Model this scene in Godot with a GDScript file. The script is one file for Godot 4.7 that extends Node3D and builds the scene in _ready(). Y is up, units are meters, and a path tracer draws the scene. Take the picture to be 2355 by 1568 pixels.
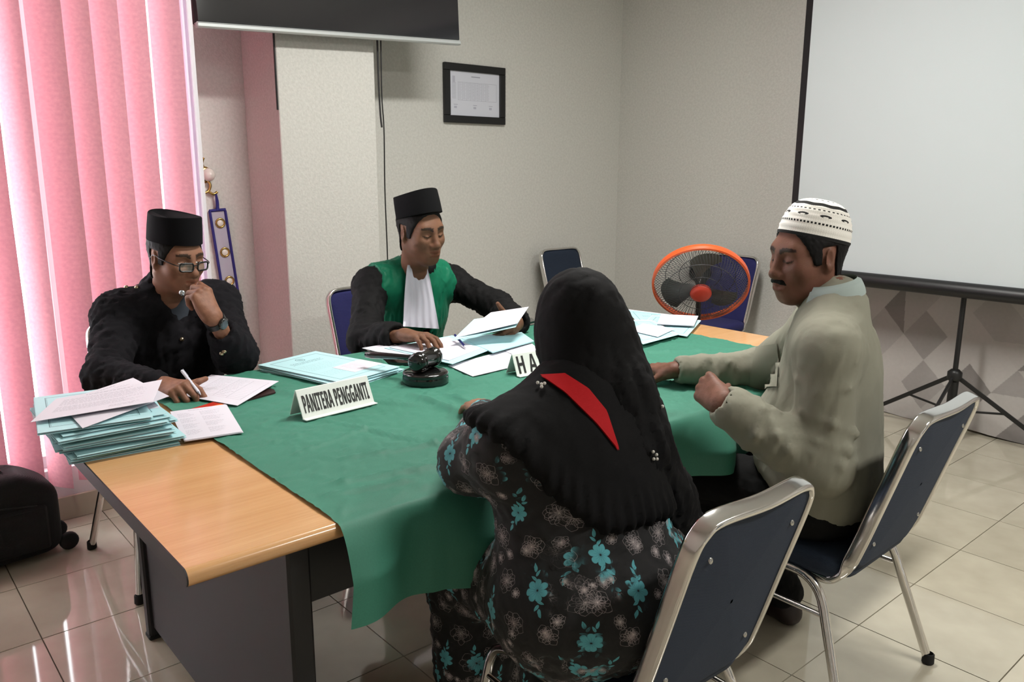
extends Node3D
# A court hearing room. World: x runs along the table, y up, -z towards the back wall; metres.
# uhv(u, h, v) = Vector3(u, h, -v).

const CAM_H := 1.426
const FOCAL := 1852.4      # in pixels of the 2355 x 1568 frame
const TILT := 0.2120
const ROLL := 0.0032
const YAW := 0.7100

var cam_r: Vector3
var cam_u: Vector3
var cam_f: Vector3
var M := {}
var taken := {}
var rng := RandomNumberGenerator.new()
var noise := FastNoiseLite.new()
var noise2 := FastNoiseLite.new()


func uhv(u: float, h: float, v: float) -> Vector3:
	return Vector3(u, h, -v)


# ---------------------------------------------------------------- pixel of the photograph -> point on a known plane
func ray(x: float, y: float) -> Vector3:
	return cam_r * ((x - 1177.5) / FOCAL) - cam_u * ((y - 784.0) / FOCAL) + cam_f


func on_h(x: float, y: float, h: float) -> Vector3:
	var d := ray(x, y)
	return Vector3(0, CAM_H, 0) + d * ((h - CAM_H) / d.y)


func on_v(x: float, y: float, v: float) -> Vector3:
	var d := ray(x, y)
	return Vector3(0, CAM_H, 0) + d * (-v / d.z)


func on_u(x: float, y: float, u: float) -> Vector3:
	var d := ray(x, y)
	return Vector3(0, CAM_H, 0) + d * (u / d.x)


# ---------------------------------------------------------------- mesh buffer
class Mb:
	var v := PackedVector3Array()
	var uv := PackedVector2Array()
	var c := PackedColorArray()
	var i := PackedInt32Array()
	var n := PackedVector3Array()
	var col := Color.WHITE

	func vert(p: Vector3, t := Vector2.ZERO) -> int:
		v.push_back(p)
		uv.push_back(t)
		c.push_back(col)
		return v.size() - 1

	func tri(a: int, b: int, d: int) -> void:
		i.push_back(a)
		i.push_back(b)
		i.push_back(d)

	# a, b, d, e run counter-clockwise seen from outside
	func quad(a: int, b: int, d: int, e: int) -> void:
		tri(a, d, b)
		tri(a, e, d)

	func face(pts: Array) -> void:      # flat polygon, counter-clockwise from outside, own vertices
		var k: int = v.size()
		for p in pts:
			vert(p)
		for q in range(1, pts.size() - 1):
			tri(k, k + q + 1, k + q)

	func face_uv(p: Array, t: Array) -> void:
		var k: int = v.size()
		for q in p.size():
			vert(p[q], t[q])
		for q in range(1, p.size() - 1):
			tri(k, k + q + 1, k + q)

	func add(o: Mb, xf := Transform3D.IDENTITY) -> void:
		var k: int = v.size()
		for q in o.v.size():
			v.push_back(xf * o.v[q])
		uv.append_array(o.uv)
		c.append_array(o.c)
		for q in o.i:
			i.push_back(q + k)

	func normals() -> void:
		n = PackedVector3Array()
		n.resize(v.size())
		for t in range(0, i.size(), 3):
			var a: int = i[t]
			var b: int = i[t + 1]
			var d: int = i[t + 2]
			var f: Vector3 = (v[d] - v[a]).cross(v[b] - v[a])
			n[a] += f
			n[b] += f
			n[d] += f
		for q in n.size():
			n[q] = n[q].normalized() if n[q].length_squared() > 0.0 else Vector3.UP

	func mesh() -> ArrayMesh:
		normals()
		var a := []
		a.resize(Mesh.ARRAY_MAX)
		a[Mesh.ARRAY_VERTEX] = v
		a[Mesh.ARRAY_NORMAL] = n
		a[Mesh.ARRAY_TEX_UV] = uv
		a[Mesh.ARRAY_COLOR] = c
		a[Mesh.ARRAY_INDEX] = i
		var m := ArrayMesh.new()
		m.add_surface_from_arrays(Mesh.PRIMITIVE_TRIANGLES, a)
		return m


func mb() -> Mb:
	return Mb.new()


# ---------------------------------------------------------------- shapes
func box(m: Mb, at: Vector3, size: Vector3, bevel := 0.0, basis := Basis.IDENTITY) -> Mb:
	var h := size * 0.5
	var b: float = min(bevel, min(h.x, min(h.y, h.z)) * 0.99)
	var I := h - Vector3(b, b, b)
	for ax in 3:
		for s in [-1.0, 1.0]:
			var n := Vector3.ZERO
			n[ax] = s
			var p := Vector3.ZERO
			var q := Vector3.ZERO
			p[(ax + 1) % 3] = 1.0
			q[(ax + 2) % 3] = 1.0
			if s < 0.0:
				var t := p
				p = q
				q = t
			var f := []
			for e in [[-1, -1], [1, -1], [1, 1], [-1, 1]]:
				f.append(at + basis * (n * h + p * I * float(e[0]) + q * I * float(e[1])))
			m.face_uv(f, [Vector2(0, 1), Vector2(1, 1), Vector2(1, 0), Vector2(0, 0)])
	if b > 0.0:
		for ax in 3:
			var a1: int = (ax + 1) % 3
			var a2: int = (ax + 2) % 3
			for s1 in [-1.0, 1.0]:
				for s2 in [-1.0, 1.0]:
					var f := []
					for e in [[-1, 0], [1, 0], [1, 1], [-1, 1]]:
						var p := Vector3.ZERO
						p[ax] = I[ax] * e[0]
						p[a1] = s1 * (h[a1] if e[1] == 0 else I[a1])
						p[a2] = s2 * (I[a2] if e[1] == 0 else h[a2])
						f.append(at + basis * p)
					if s1 * s2 < 0.0:
						f.reverse()
					m.face(f)
		for sx in [-1.0, 1.0]:
			for sy in [-1.0, 1.0]:
				for sz in [-1.0, 1.0]:
					var f := [at + basis * Vector3(sx * h.x, sy * I.y, sz * I.z), at + basis * Vector3(sx * I.x, sy * h.y, sz * I.z), at + basis * Vector3(sx * I.x, sy * I.y, sz * h.z)]
					if sx * sy * sz < 0.0:
						f.reverse()
					m.face(f)
	return m


# f(i, j) gives the point; i runs right and j up when seen from outside
func grid(m: Mb, nu: int, nv: int, f: Callable, close := false) -> Mb:
	var k := m.v.size()
	for j in nv + 1:
		for i in nu + 1:
			m.vert(f.call(i % nu if close else i, j), Vector2(float(i) / nu, 1.0 - float(j) / nv))
	for j in nv:
		for i in nu:
			var a := k + j * (nu + 1) + i
			m.quad(a, a + 1, a + nu + 2, a + nu + 1)
	return m


func frames(pts: PackedVector3Array, closed := false, hint := Vector3.UP) -> Array:
	var out := []
	var n := pts.size()
	var prev := Vector3.ZERO
	for k in n:
		var a := pts[(k - 1 + n) % n] if closed else pts[max(k - 1, 0)]
		var b := pts[(k + 1) % n] if closed else pts[min(k + 1, n - 1)]
		var t := (b - a).normalized()
		var x: Vector3
		if k == 0:
			x = hint.cross(t)
			if x.length() < 0.05:
				x = Vector3.RIGHT.cross(t)
			if x.length() < 0.05:
				x = Vector3.FORWARD.cross(t)
		else:
			x = prev - t * prev.dot(t)
		x = x.normalized()
		prev = x
		out.append(Basis(x, t.cross(x), t))
	return out


# tube along a path; r is a number or an array of radii
func tube(m: Mb, pts: PackedVector3Array, r, sides := 10, closed := false, flat := 1.0) -> Mb:
	var fr := frames(pts, closed)
	var k := m.v.size()
	var n := pts.size()
	for q in n:
		var rad: float = r if (r is float or r is int) else r[q]
		for s in sides:
			var a := TAU * s / sides
			m.vert(pts[q] + fr[q] * Vector3(cos(a) * rad, sin(a) * rad * flat, 0), Vector2(float(s) / sides, float(q) / n))
	for q in (n if closed else n - 1):
		for s in sides:
			var s2 := (s + 1) % sides
			var q2 := (q + 1) % n
			m.quad(k + q * sides + s, k + q * sides + s2, k + q2 * sides + s2, k + q2 * sides + s)
	if not closed:
		for e in [0, n - 1]:
			var f := []
			for s in sides:
				f.append(m.v[k + e * sides + s])
			if e == 0:
				f.reverse()
			m.face(f)
	return m


# a section (in x, y of the frame) swept along a path
func sweep(m: Mb, pts: PackedVector3Array, sec: PackedVector2Array, closed: bool, side: Vector3) -> Mb:
	# side: a fixed direction; frame x = side, y = t x side
	var n := pts.size()
	var ns := sec.size()
	var base := []
	for k in n:
		var a := pts[(k - 1 + n) % n] if closed else pts[max(k - 1, 0)]
		var b := pts[(k + 1) % n] if closed else pts[min(k + 1, n - 1)]
		var t := (b - a).normalized()
		var x := (side - t * side.dot(t)).normalized()
		base.append(Basis(x, t.cross(x), t))
	for s in ns:
		var s2 := (s + 1) % ns
		var k := m.v.size()
		for q in n:
			m.vert(pts[q] + base[q] * Vector3(sec[s].x, sec[s].y, 0))
			m.vert(pts[q] + base[q] * Vector3(sec[s2].x, sec[s2].y, 0))
		for q in (n if closed else n - 1):
			var q2 := (q + 1) % n
			m.quad(k + q * 2, k + q * 2 + 1, k + q2 * 2 + 1, k + q2 * 2)
	if not closed:
		for e in [0, n - 1]:
			var f := []
			for s in ns:
				f.append(pts[e] + base[e] * Vector3(sec[s].x, sec[s].y, 0))
			if e == 0:
				f.reverse()
			m.face(f)
	return m


# profile of (radius, height), turned round the y axis of xf
func lathe(m: Mb, prof: Array, segs := 24, xf := Transform3D.IDENTITY, sharp := false) -> Mb:
	var n := prof.size()
	if sharp:
		for q in n - 1:
			var k := m.v.size()
			for e in 2:
				for s in segs + 1:
					var a := TAU * s / segs
					m.vert(xf * Vector3(cos(a) * prof[q + e].x, prof[q + e].y, -sin(a) * prof[q + e].x), Vector2(float(s) / segs, float(q + e) / n))
			for s in segs:
				m.quad(k + s, k + s + 1, k + segs + 1 + s + 1, k + segs + 1 + s)
		return m
	var k := m.v.size()
	for q in n:
		for s in segs:
			var a := TAU * s / segs
			m.vert(xf * Vector3(cos(a) * prof[q].x, prof[q].y, -sin(a) * prof[q].x), Vector2(float(s) / segs, float(q) / n))
	for q in n - 1:
		for s in segs:
			var s2 := (s + 1) % segs
			m.quad(k + q * segs + s, k + q * segs + s2, k + (q + 1) * segs + s2, k + (q + 1) * segs + s)
	return m


# polygon in x, y (counter-clockwise), from z = 0 to z = depth, in xf
func prism(m: Mb, poly: PackedVector2Array, depth: float, xf := Transform3D.IDENTITY, bevel := 0.0) -> Mb:
	var inner := poly
	if bevel > 0.0:
		var c := Vector2.ZERO
		for p in poly:
			c += p
		c /= poly.size()
		inner = PackedVector2Array()
		for q in poly.size():
			var a := poly[(q - 1 + poly.size()) % poly.size()]
			var b := poly[(q + 1) % poly.size()]
			var t := (b - a).normalized()
			inner.push_back(poly[q] + Vector2(-t.y, t.x) * bevel)
	var idx := Geometry2D.triangulate_polygon(inner)
	var lo := Vector2(INF, INF)
	var hi := -lo
	for p in poly:
		lo = lo.min(p)
		hi = hi.max(p)
	for side in 2:
		var k := m.v.size()
		for p in inner:
			m.vert(xf * Vector3(p.x, p.y, depth if side == 1 else 0.0), Vector2((p.x - lo.x) / (hi.x - lo.x), 1.0 - (p.y - lo.y) / (hi.y - lo.y)))
		for t in range(0, idx.size(), 3):
			var a: int = idx[t]
			var b: int = idx[t + 1]
			var d: int = idx[t + 2]
			if (inner[b] - inner[a]).cross(inner[d] - inner[a]) < 0.0:
				var sw := b
				b = d
				d = sw
			if side == 1:
				m.tri(k + a, k + d, k + b)
			else:
				m.tri(k + a, k + b, k + d)
	var rings := [[poly, 0.0 + bevel], [poly, depth - bevel]]
	if bevel > 0.0:
		rings = [[inner, 0.0], [poly, bevel], [poly, depth - bevel], [inner, depth]]
	var n := poly.size()
	for r in rings.size() - 1:
		var k := m.v.size()
		for e in 2:
			for q in n:
				var p: Vector2 = rings[r + e][0][q]
				m.vert(xf * Vector3(p.x, p.y, rings[r + e][1]))
		for q in n:
			var q2 := (q + 1) % n
			m.quad(k + q, k + q2, k + n + q2, k + n + q)
	return m


func round_rect(w: float, h: float, r: float, seg := 5) -> PackedVector2Array:
	var p := PackedVector2Array()
	for c in 4:
		var cx := (w * 0.5 - r) * (1.0 if c == 0 or c == 3 else -1.0)
		var cy := (h * 0.5 - r) * (1.0 if c < 2 else -1.0)
		for k in seg + 1:
			var a := PI * 0.5 * (c + float(k) / seg)
			p.push_back(Vector2(cx + cos(a) * r, cy + sin(a) * r))
	return p


# soft curve through points
func curve(pts: Array, per := 6, closed := false) -> PackedVector3Array:
	var out := PackedVector3Array()
	var n := pts.size()
	for k in (n if closed else n - 1):
		var a: Vector3 = pts[(k - 1 + n) % n] if closed else pts[max(k - 1, 0)]
		var b: Vector3 = pts[k]
		var c: Vector3 = pts[(k + 1) % n]
		var d: Vector3 = pts[(k + 2) % n] if closed else pts[min(k + 2, n - 1)]
		for s in per:
			out.push_back(b.cubic_interpolate(c, a, d, float(s) / per))
	if not closed:
		out.push_back(pts[n - 1])
	return out


# a bent rod: straight runs with rounded corners of radius r
func bent(pts: Array, r: float, seg := 6) -> PackedVector3Array:
	var out := PackedVector3Array()
	out.push_back(pts[0])
	for k in range(1, pts.size() - 1):
		var b: Vector3 = pts[k]
		var a: Vector3 = b + (pts[k - 1] - b).limit_length(r)
		var d: Vector3 = b + (pts[k + 1] - b).limit_length(r)
		for s in seg + 1:
			var t := float(s) / seg
			out.push_back(a * (1 - t) * (1 - t) + b * 2 * t * (1 - t) + d * t * t)
	out.push_back(pts[pts.size() - 1])
	return out


# ---------------------------------------------------------------- objects
func numbered(called: String) -> String:
	var k: int = taken.get(called, 0)
	taken[called] = k + 1
	return called if k == 0 else "%s_%03d" % [called, k]


func meta(o: Node, label: String, category: String, group := "", kind := "") -> void:
	if label != "":
		o.set_meta("label", label)
	if category != "":
		o.set_meta("category", category)
	if group != "":
		o.set_meta("group", group)
	if kind != "":
		o.set_meta("kind", kind)


func thing(called: String, label: String, category: String, at := Vector3.ZERO, turn := 0.0, group := "") -> Node3D:
	var o := Node3D.new()
	o.name = numbered(called)
	add_child(o)
	o.position = at
	o.rotation.y = turn
	meta(o, label, category, group)
	return o


func part(called: String, m, material: Material, parent: Node) -> MeshInstance3D:
	var o := MeshInstance3D.new()
	o.name = called
	o.mesh = m.mesh() if m is Mb else m
	o.material_override = material
	parent.add_child(o, true)
	return o


# a thing that is one mesh
func single(called: String, m, material: Material, label: String, category: String, group := "") -> MeshInstance3D:
	var o := part(numbered(called), m, material, self)
	meta(o, label, category, group)
	return o


func structure(called: String, m, material: Material, label := "") -> MeshInstance3D:
	var o := part(called, m, material, self)
	o.set_meta("kind", "structure")
	if label != "":
		o.set_meta("label", label)
	return o


# ---------------------------------------------------------------- materials
func mat(c: Color, rough := 0.6, metal := 0.0) -> StandardMaterial3D:
	var m := StandardMaterial3D.new()
	m.albedo_color = c
	m.roughness = rough
	m.metallic = metal
	return m


func tex(im: Image) -> ImageTexture:
	im.generate_mipmaps()
	return ImageTexture.create_from_image(im)


func triplanar(m: StandardMaterial3D, scale: float, world := true) -> StandardMaterial3D:
	m.uv1_triplanar = true
	m.uv1_world_triplanar = world
	m.uv1_scale = Vector3.ONE * scale
	return m


func noise_image(size: int, freq: float, octaves: int, lo: Color, hi: Color, seed_: int) -> Image:
	var f := FastNoiseLite.new()
	f.seed = seed_
	f.noise_type = FastNoiseLite.TYPE_SIMPLEX_SMOOTH
	f.frequency = freq
	f.fractal_octaves = octaves
	var g := f.get_seamless_image(size, size)
	var im := Image.create(size, size, false, Image.FORMAT_RGB8)
	for y in size:
		for x in size:
			im.set_pixel(x, y, lo.lerp(hi, g.get_pixel(x, y).r))
	return im


func noise_normal(size: int, freq: float, octaves: int, strength: float, seed_: int) -> ImageTexture:
	var f := FastNoiseLite.new()
	f.seed = seed_
	f.frequency = freq
	f.fractal_octaves = octaves
	var g := f.get_seamless_image(size, size)
	g.convert(Image.FORMAT_RGBA8)
	g.bump_map_to_normal_map(strength)
	return tex(g)


func weave_normal(size: int, threads: int, strength: float) -> ImageTexture:
	var im := Image.create(size, size, false, Image.FORMAT_RGBA8)
	for y in size:
		for x in size:
			var a := sin(TAU * threads * x / size)
			var b := sin(TAU * threads * y / size)
			var o := a * 0.5 + 0.5 if (int(float(x) * threads * 2 / size) + int(float(y) * threads * 2 / size)) % 2 == 0 else b * 0.5 + 0.5
			im.set_pixel(x, y, Color(o, o, o))
	im.bump_map_to_normal_map(strength)
	return tex(im)


# ================================================================= start
func _ready() -> void:
	rng.seed = 4711
	noise.seed = 11
	noise.frequency = 1.0
	noise2.seed = 23
	noise2.frequency = 1.0
	noise2.fractal_octaves = 2
	set_camera()
	set_light()
	make_materials()
	build_room()
	build_window()
	build_table()
	build_chairs()
	build_wall_things()
	build_screen()
	build_fan()
	build_bag()
	build_table_things()
	build_people()


func set_camera() -> void:
	var r0 := Vector3(cos(YAW), 0, sin(YAW))
	var u0 := Vector3(sin(TILT) * sin(YAW), cos(TILT), -sin(TILT) * cos(YAW))
	cam_f = Vector3(cos(TILT) * sin(YAW), -sin(TILT), -cos(TILT) * cos(YAW))
	cam_r = r0 * cos(ROLL) + u0 * sin(ROLL)
	cam_u = u0 * cos(ROLL) - r0 * sin(ROLL)
	var c := Camera3D.new()
	c.name = "camera"
	c.fov = rad_to_deg(2.0 * atan(784.0 / FOCAL))
	c.near = 0.05
	c.far = 100.0
	c.transform = Transform3D(Basis(cam_r, cam_u, -cam_f), Vector3(0, CAM_H, 0))
	add_child(c)
	c.current = true


func set_light() -> void:
	var e := Environment.new()
	e.background_mode = Environment.BG_COLOR
	e.background_color = Color(0.97, 0.985, 1.0)
	e.background_energy_multiplier = 9.0
	e.ambient_light_source = Environment.AMBIENT_SOURCE_DISABLED
	e.tonemap_mode = Environment.TONE_MAPPER_LINEAR
	e.tonemap_exposure = 1.38
	e.sdfgi_enabled = true
	e.ssao_enabled = true
	e.ssil_enabled = true
	var w := WorldEnvironment.new()
	w.environment = e
	add_child(w)
	# fluorescent ceiling fittings: over the table and in the room behind the photographer
	ceiling_light(Vector3(2.30, 3.05, -1.95), 0.0, 6.0, "white fluorescent ceiling fitting over the table")
	ceiling_light(Vector3(2.4, 3.05, 0.9), 0.0, 5.6, "white fluorescent ceiling fitting at the open end of the room")


func ceiling_light(at: Vector3, turn: float, energy: float, label: String) -> void:
	var t := thing("ceiling_light", label, "light", at, turn, "")
	part("housing", box(mb(), Vector3(0, 0.02, 0), Vector3(1.25, 0.06, 0.30), 0.006), mat(Color(0.9, 0.9, 0.9), 0.5), t)
	var glow := mat(Color(1, 1, 1), 0.4)
	glow.emission_enabled = true
	glow.emission = Color(1.0, 0.98, 0.94)
	glow.emission_energy_multiplier = 2.0
	for s in [-0.07, 0.07]:
		part("tube", tube(mb(), PackedVector3Array([Vector3(-0.59, -0.03, s), Vector3(0.59, -0.03, s)]), 0.014, 12), glow, t)
	var l := AreaLight3D.new()
	l.name = "tube_light"
	l.area_size = Vector2(1.18, 0.24)
	l.light_energy = energy
	l.light_color = Color(1.0, 0.99, 0.97)
	l.shadow_enabled = true
	l.area_range = 14.0
	l.area_attenuation = 2.0
	l.position = Vector3(0, -0.055, 0)
	l.rotation_degrees.x = -90
	t.add_child(l)


func make_materials() -> void:
	# plaster wall with a fine orange-peel speckle
	var wall := mat(Color(0.83, 0.825, 0.80), 0.75)
	wall.albedo_texture = tex(noise_image(512, 0.06, 3, Color(0.93, 0.93, 0.93), Color(1, 1, 1), 3))
	wall.normal_enabled = true
	wall.normal_texture = noise_normal(512, 0.09, 3, 3.0, 5)
	wall.normal_scale = 0.35
	M.wall = triplanar(wall, 1.6)
	M.ceiling = mat(Color(0.88, 0.88, 0.86), 0.8)
	M.white_paint = mat(Color(0.88, 0.87, 0.88), 0.45)
	var tile_tex := []
	M.tiles = []
	for k in 4:
		var m := mat(Color(0.74, 0.715, 0.645).lerp(Color(0.71, 0.685, 0.615), k / 3.0), 0.055)
		m.albedo_texture = tex(noise_image(256, 0.02, 4, Color(0.93, 0.925, 0.92), Color(1, 1, 1), 40 + k))
		m.metallic_specular = 0.6
		M.tiles.append(triplanar(m, 0.9))
	M.grout = mat(Color(0.42, 0.39, 0.33), 0.9)
	M.skirting = mat(Color(0.74, 0.70, 0.62), 0.35)
	M.chrome = mat(Color(0.86, 0.85, 0.84), 0.14, 1.0)
	M.steel_leg = mat(Color(0.70, 0.70, 0.69), 0.22, 1.0)
	M.black_plastic = mat(Color(0.085, 0.085, 0.09), 0.42)
	M.rubber = mat(Color(0.06, 0.06, 0.06), 0.8)
	# upholstery
	var weave := weave_normal(256, 32, 6.0)
	for d in [["blue", Color(0.105, 0.158, 0.235)], ["indigo", Color(0.13, 0.13, 0.36)]]:
		var m := mat(d[1], 0.85)
		m.normal_enabled = true
		m.normal_texture = weave
		m.normal_scale = 0.5
		m.rim_enabled = true
		m.rim = 0.08
		M[d[0]] = triplanar(m, 14.0, false)
	M.weave = weave
	# beech laminate, grain along x
	var wood := Image.create(1024, 1024, false, Image.FORMAT_RGB8)
	for y in 1024:
		var band := noise2.get_noise_2d(y * 0.012, 5.0)
		for x in 1024:
			var s := noise.get_noise_2d(x * 0.004, y * 0.11) * 0.5 + noise.get_noise_2d(x * 0.02 + 90.0, y * 0.45) * 0.3 + band * 0.5
			wood.set_pixel(x, y, Color(0.785, 0.585, 0.385).lerp(Color(0.865, 0.685, 0.485), clamp(0.5 + s * 0.6, 0, 1)))
	var wm := mat(Color(1, 1, 1), 0.22)
	wm.albedo_texture = tex(wood)
	wm.clearcoat_enabled = true
	wm.clearcoat = 0.3
	wm.clearcoat_roughness = 0.12
	M.wood = triplanar(wm, 0.9)
	M.dark_panel = mat(Color(0.16, 0.15, 0.165), 0.55)
	M.dark_edge = mat(Color(0.10, 0.095, 0.105), 0.5)
	# green satin-like table cloth
	var cl := mat(Color(0.215, 0.49, 0.405), 0.66)
	cl.albedo_texture = tex(noise_image(256, 0.15, 3, Color(0.90, 0.92, 0.91), Color(1, 1, 1), 77))
	cl.rim_enabled = true
	cl.rim = 0.2
	cl.rim_tint = 0.6
	M.cloth = triplanar(cl, 5.0)
	# pink blind fabric, let light through
	var bl := mat(Color(0.88, 0.68, 0.71), 0.8)
	bl.albedo_texture = tex(noise_image(512, 0.05, 4, Color(0.90, 0.88, 0.89), Color(1, 1, 1), 9))
	bl.backlight_enabled = true
	bl.backlight = Color(0.50, 0.39, 0.42)
	M.blind = triplanar(bl, 2.2)
	var cu := mat(Color(0.93, 0.90, 0.93), 0.85)
	cu.backlight_enabled = true
	cu.backlight = Color(0.60, 0.54, 0.60)
	M.curtain = cu
	var pane := mat(Color(0.9, 0.95, 0.95, 0.08), 0.02)
	pane.transparency = BaseMaterial3D.TRANSPARENCY_ALPHA
	M.pane = pane
	M.paper = mat(Color(0.84, 0.825, 0.85), 0.75)
	M.folder = mat(Color(0.70, 0.86, 0.88), 0.6)
	M.brass = mat(Color(0.72, 0.60, 0.36), 0.25, 1.0)
	M.black_gloss = mat(Color(0.06, 0.055, 0.055), 0.12)
	M.black_gloss.clearcoat_enabled = true
	M.black_gloss.clearcoat = 0.5
	M.black_gloss.clearcoat_roughness = 0.05


# ================================================================= the room
func build_room() -> void:
	var slab := structure("floor", box(mb(), uhv(1.6, -0.056, 0.9), Vector3(6.6, 0.1, 7.1)), M.grout, "glossy cream ceramic tile floor")
	var tile := box(mb(), Vector3(0, -0.006, 0), Vector3(0.3965, 0.012, 0.3965)).mesh()
	for iu in range(-4, 12):
		for iv in range(-7, 10):
			var u := 0.36 + iu * 0.4 + 0.2
			var v := 0.24 + iv * 0.4 + 0.2
			if u > 4.9 or v > 4.35 or v < -2.7 or u < -1.7:
				continue
			if v > 3.7 and u < 1.2:
				continue
			# the row that starts at the broad joint sits a little lower on the window side
			var o := part("tile", tile, M.tiles[rng.randi() % 4], slab)
			o.position = uhv(u, rng.randf_range(-0.0004, 0.0002), v)
	structure("wall_back", box(mb(), uhv(3.05, 1.55, 4.34), Vector3(3.56, 3.1, 0.12)), M.wall, "cream textured back wall")
	structure("wall_pillar", box(mb(), uhv(2.085, 1.55, 4.075), Vector3(0.55, 3.1, 0.41), 0.004), M.wall, "square plastered pillar under the television")
	structure("wall_right", box(mb(), uhv(4.81, 1.55, 0.85), Vector3(0.12, 3.1, 7.1)), M.wall, "cream textured wall behind the projection screen")
	structure("wall_left", box(mb(), uhv(-1.71, 1.55, 0.85), Vector3(0.12, 3.1, 7.1)), M.wall)
	var wf := mb()
	box(wf, uhv(0.2, 1.55, -2.71), Vector3(3.7, 3.1, 0.12))
	box(wf, uhv(3.95, 1.55, -2.71), Vector3(1.6, 3.1, 0.12))
	box(wf, uhv(2.6, 2.6, -2.71), Vector3(1.1, 1.0, 0.12))
	structure("wall_front", wf, M.wall)
	var dr := structure("door_1", box(mb(), uhv(2.6, 1.05, -2.71), Vector3(1.08, 2.1, 0.05), 0.003), mat(Color(0.24, 0.27, 0.30), 0.35), "dark grey door behind the photographer")
	part("handle", tube(mb(), PackedVector3Array([uhv(2.2, 1.0, -2.64), uhv(2.32, 1.0, -2.64)]), 0.011), M.chrome, dr)
	structure("ceiling", box(mb(), uhv(1.6, 3.16, 0.85), Vector3(6.6, 0.12, 7.1)), M.ceiling)
	# window wall: strips round the opening, and the return that closes the recess beside the pillar
	var ww := mb()
	box(ww, uhv(1.285, 1.55, 3.63), Vector3(0.03, 3.1, 0.16))
	box(ww, uhv(1.275, 0.06, 3.99), Vector3(0.05, 0.12, 0.56))
	box(ww, uhv(1.275, 2.85, 3.99), Vector3(0.05, 0.5, 0.56))
	box(ww, uhv(1.275, 1.55, 3.73), Vector3(0.05, 3.1, 0.04))
	box(ww, uhv(1.275, 1.55, 4.255), Vector3(0.05, 3.1, 0.05))
	box(ww, uhv(-1.33, 1.55, 3.63), Vector3(0.70, 3.1, 0.16))
	box(ww, uhv(0.14, 0.11, 3.63), Vector3(2.24, 0.22, 0.16))
	box(ww, uhv(0.14, 2.85, 3.63), Vector3(2.24, 0.5, 0.16))
	structure("wall_window", ww, M.white_paint, "low white wall under the window blinds")
	structure("baseboard_window", box(mb(), uhv(-0.17, 0.05, 3.545), Vector3(2.96, 0.10, 0.012), 0.002), M.skirting)
	structure("baseboard_back", box(mb(), uhv(3.58, 0.05, 4.273), Vector3(2.30, 0.10, 0.012), 0.002), M.skirting)
	structure("baseboard_right", box(mb(), uhv(4.743, 0.05, 0.8), Vector3(0.012, 0.10, 6.8), 0.002), M.skirting)


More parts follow.
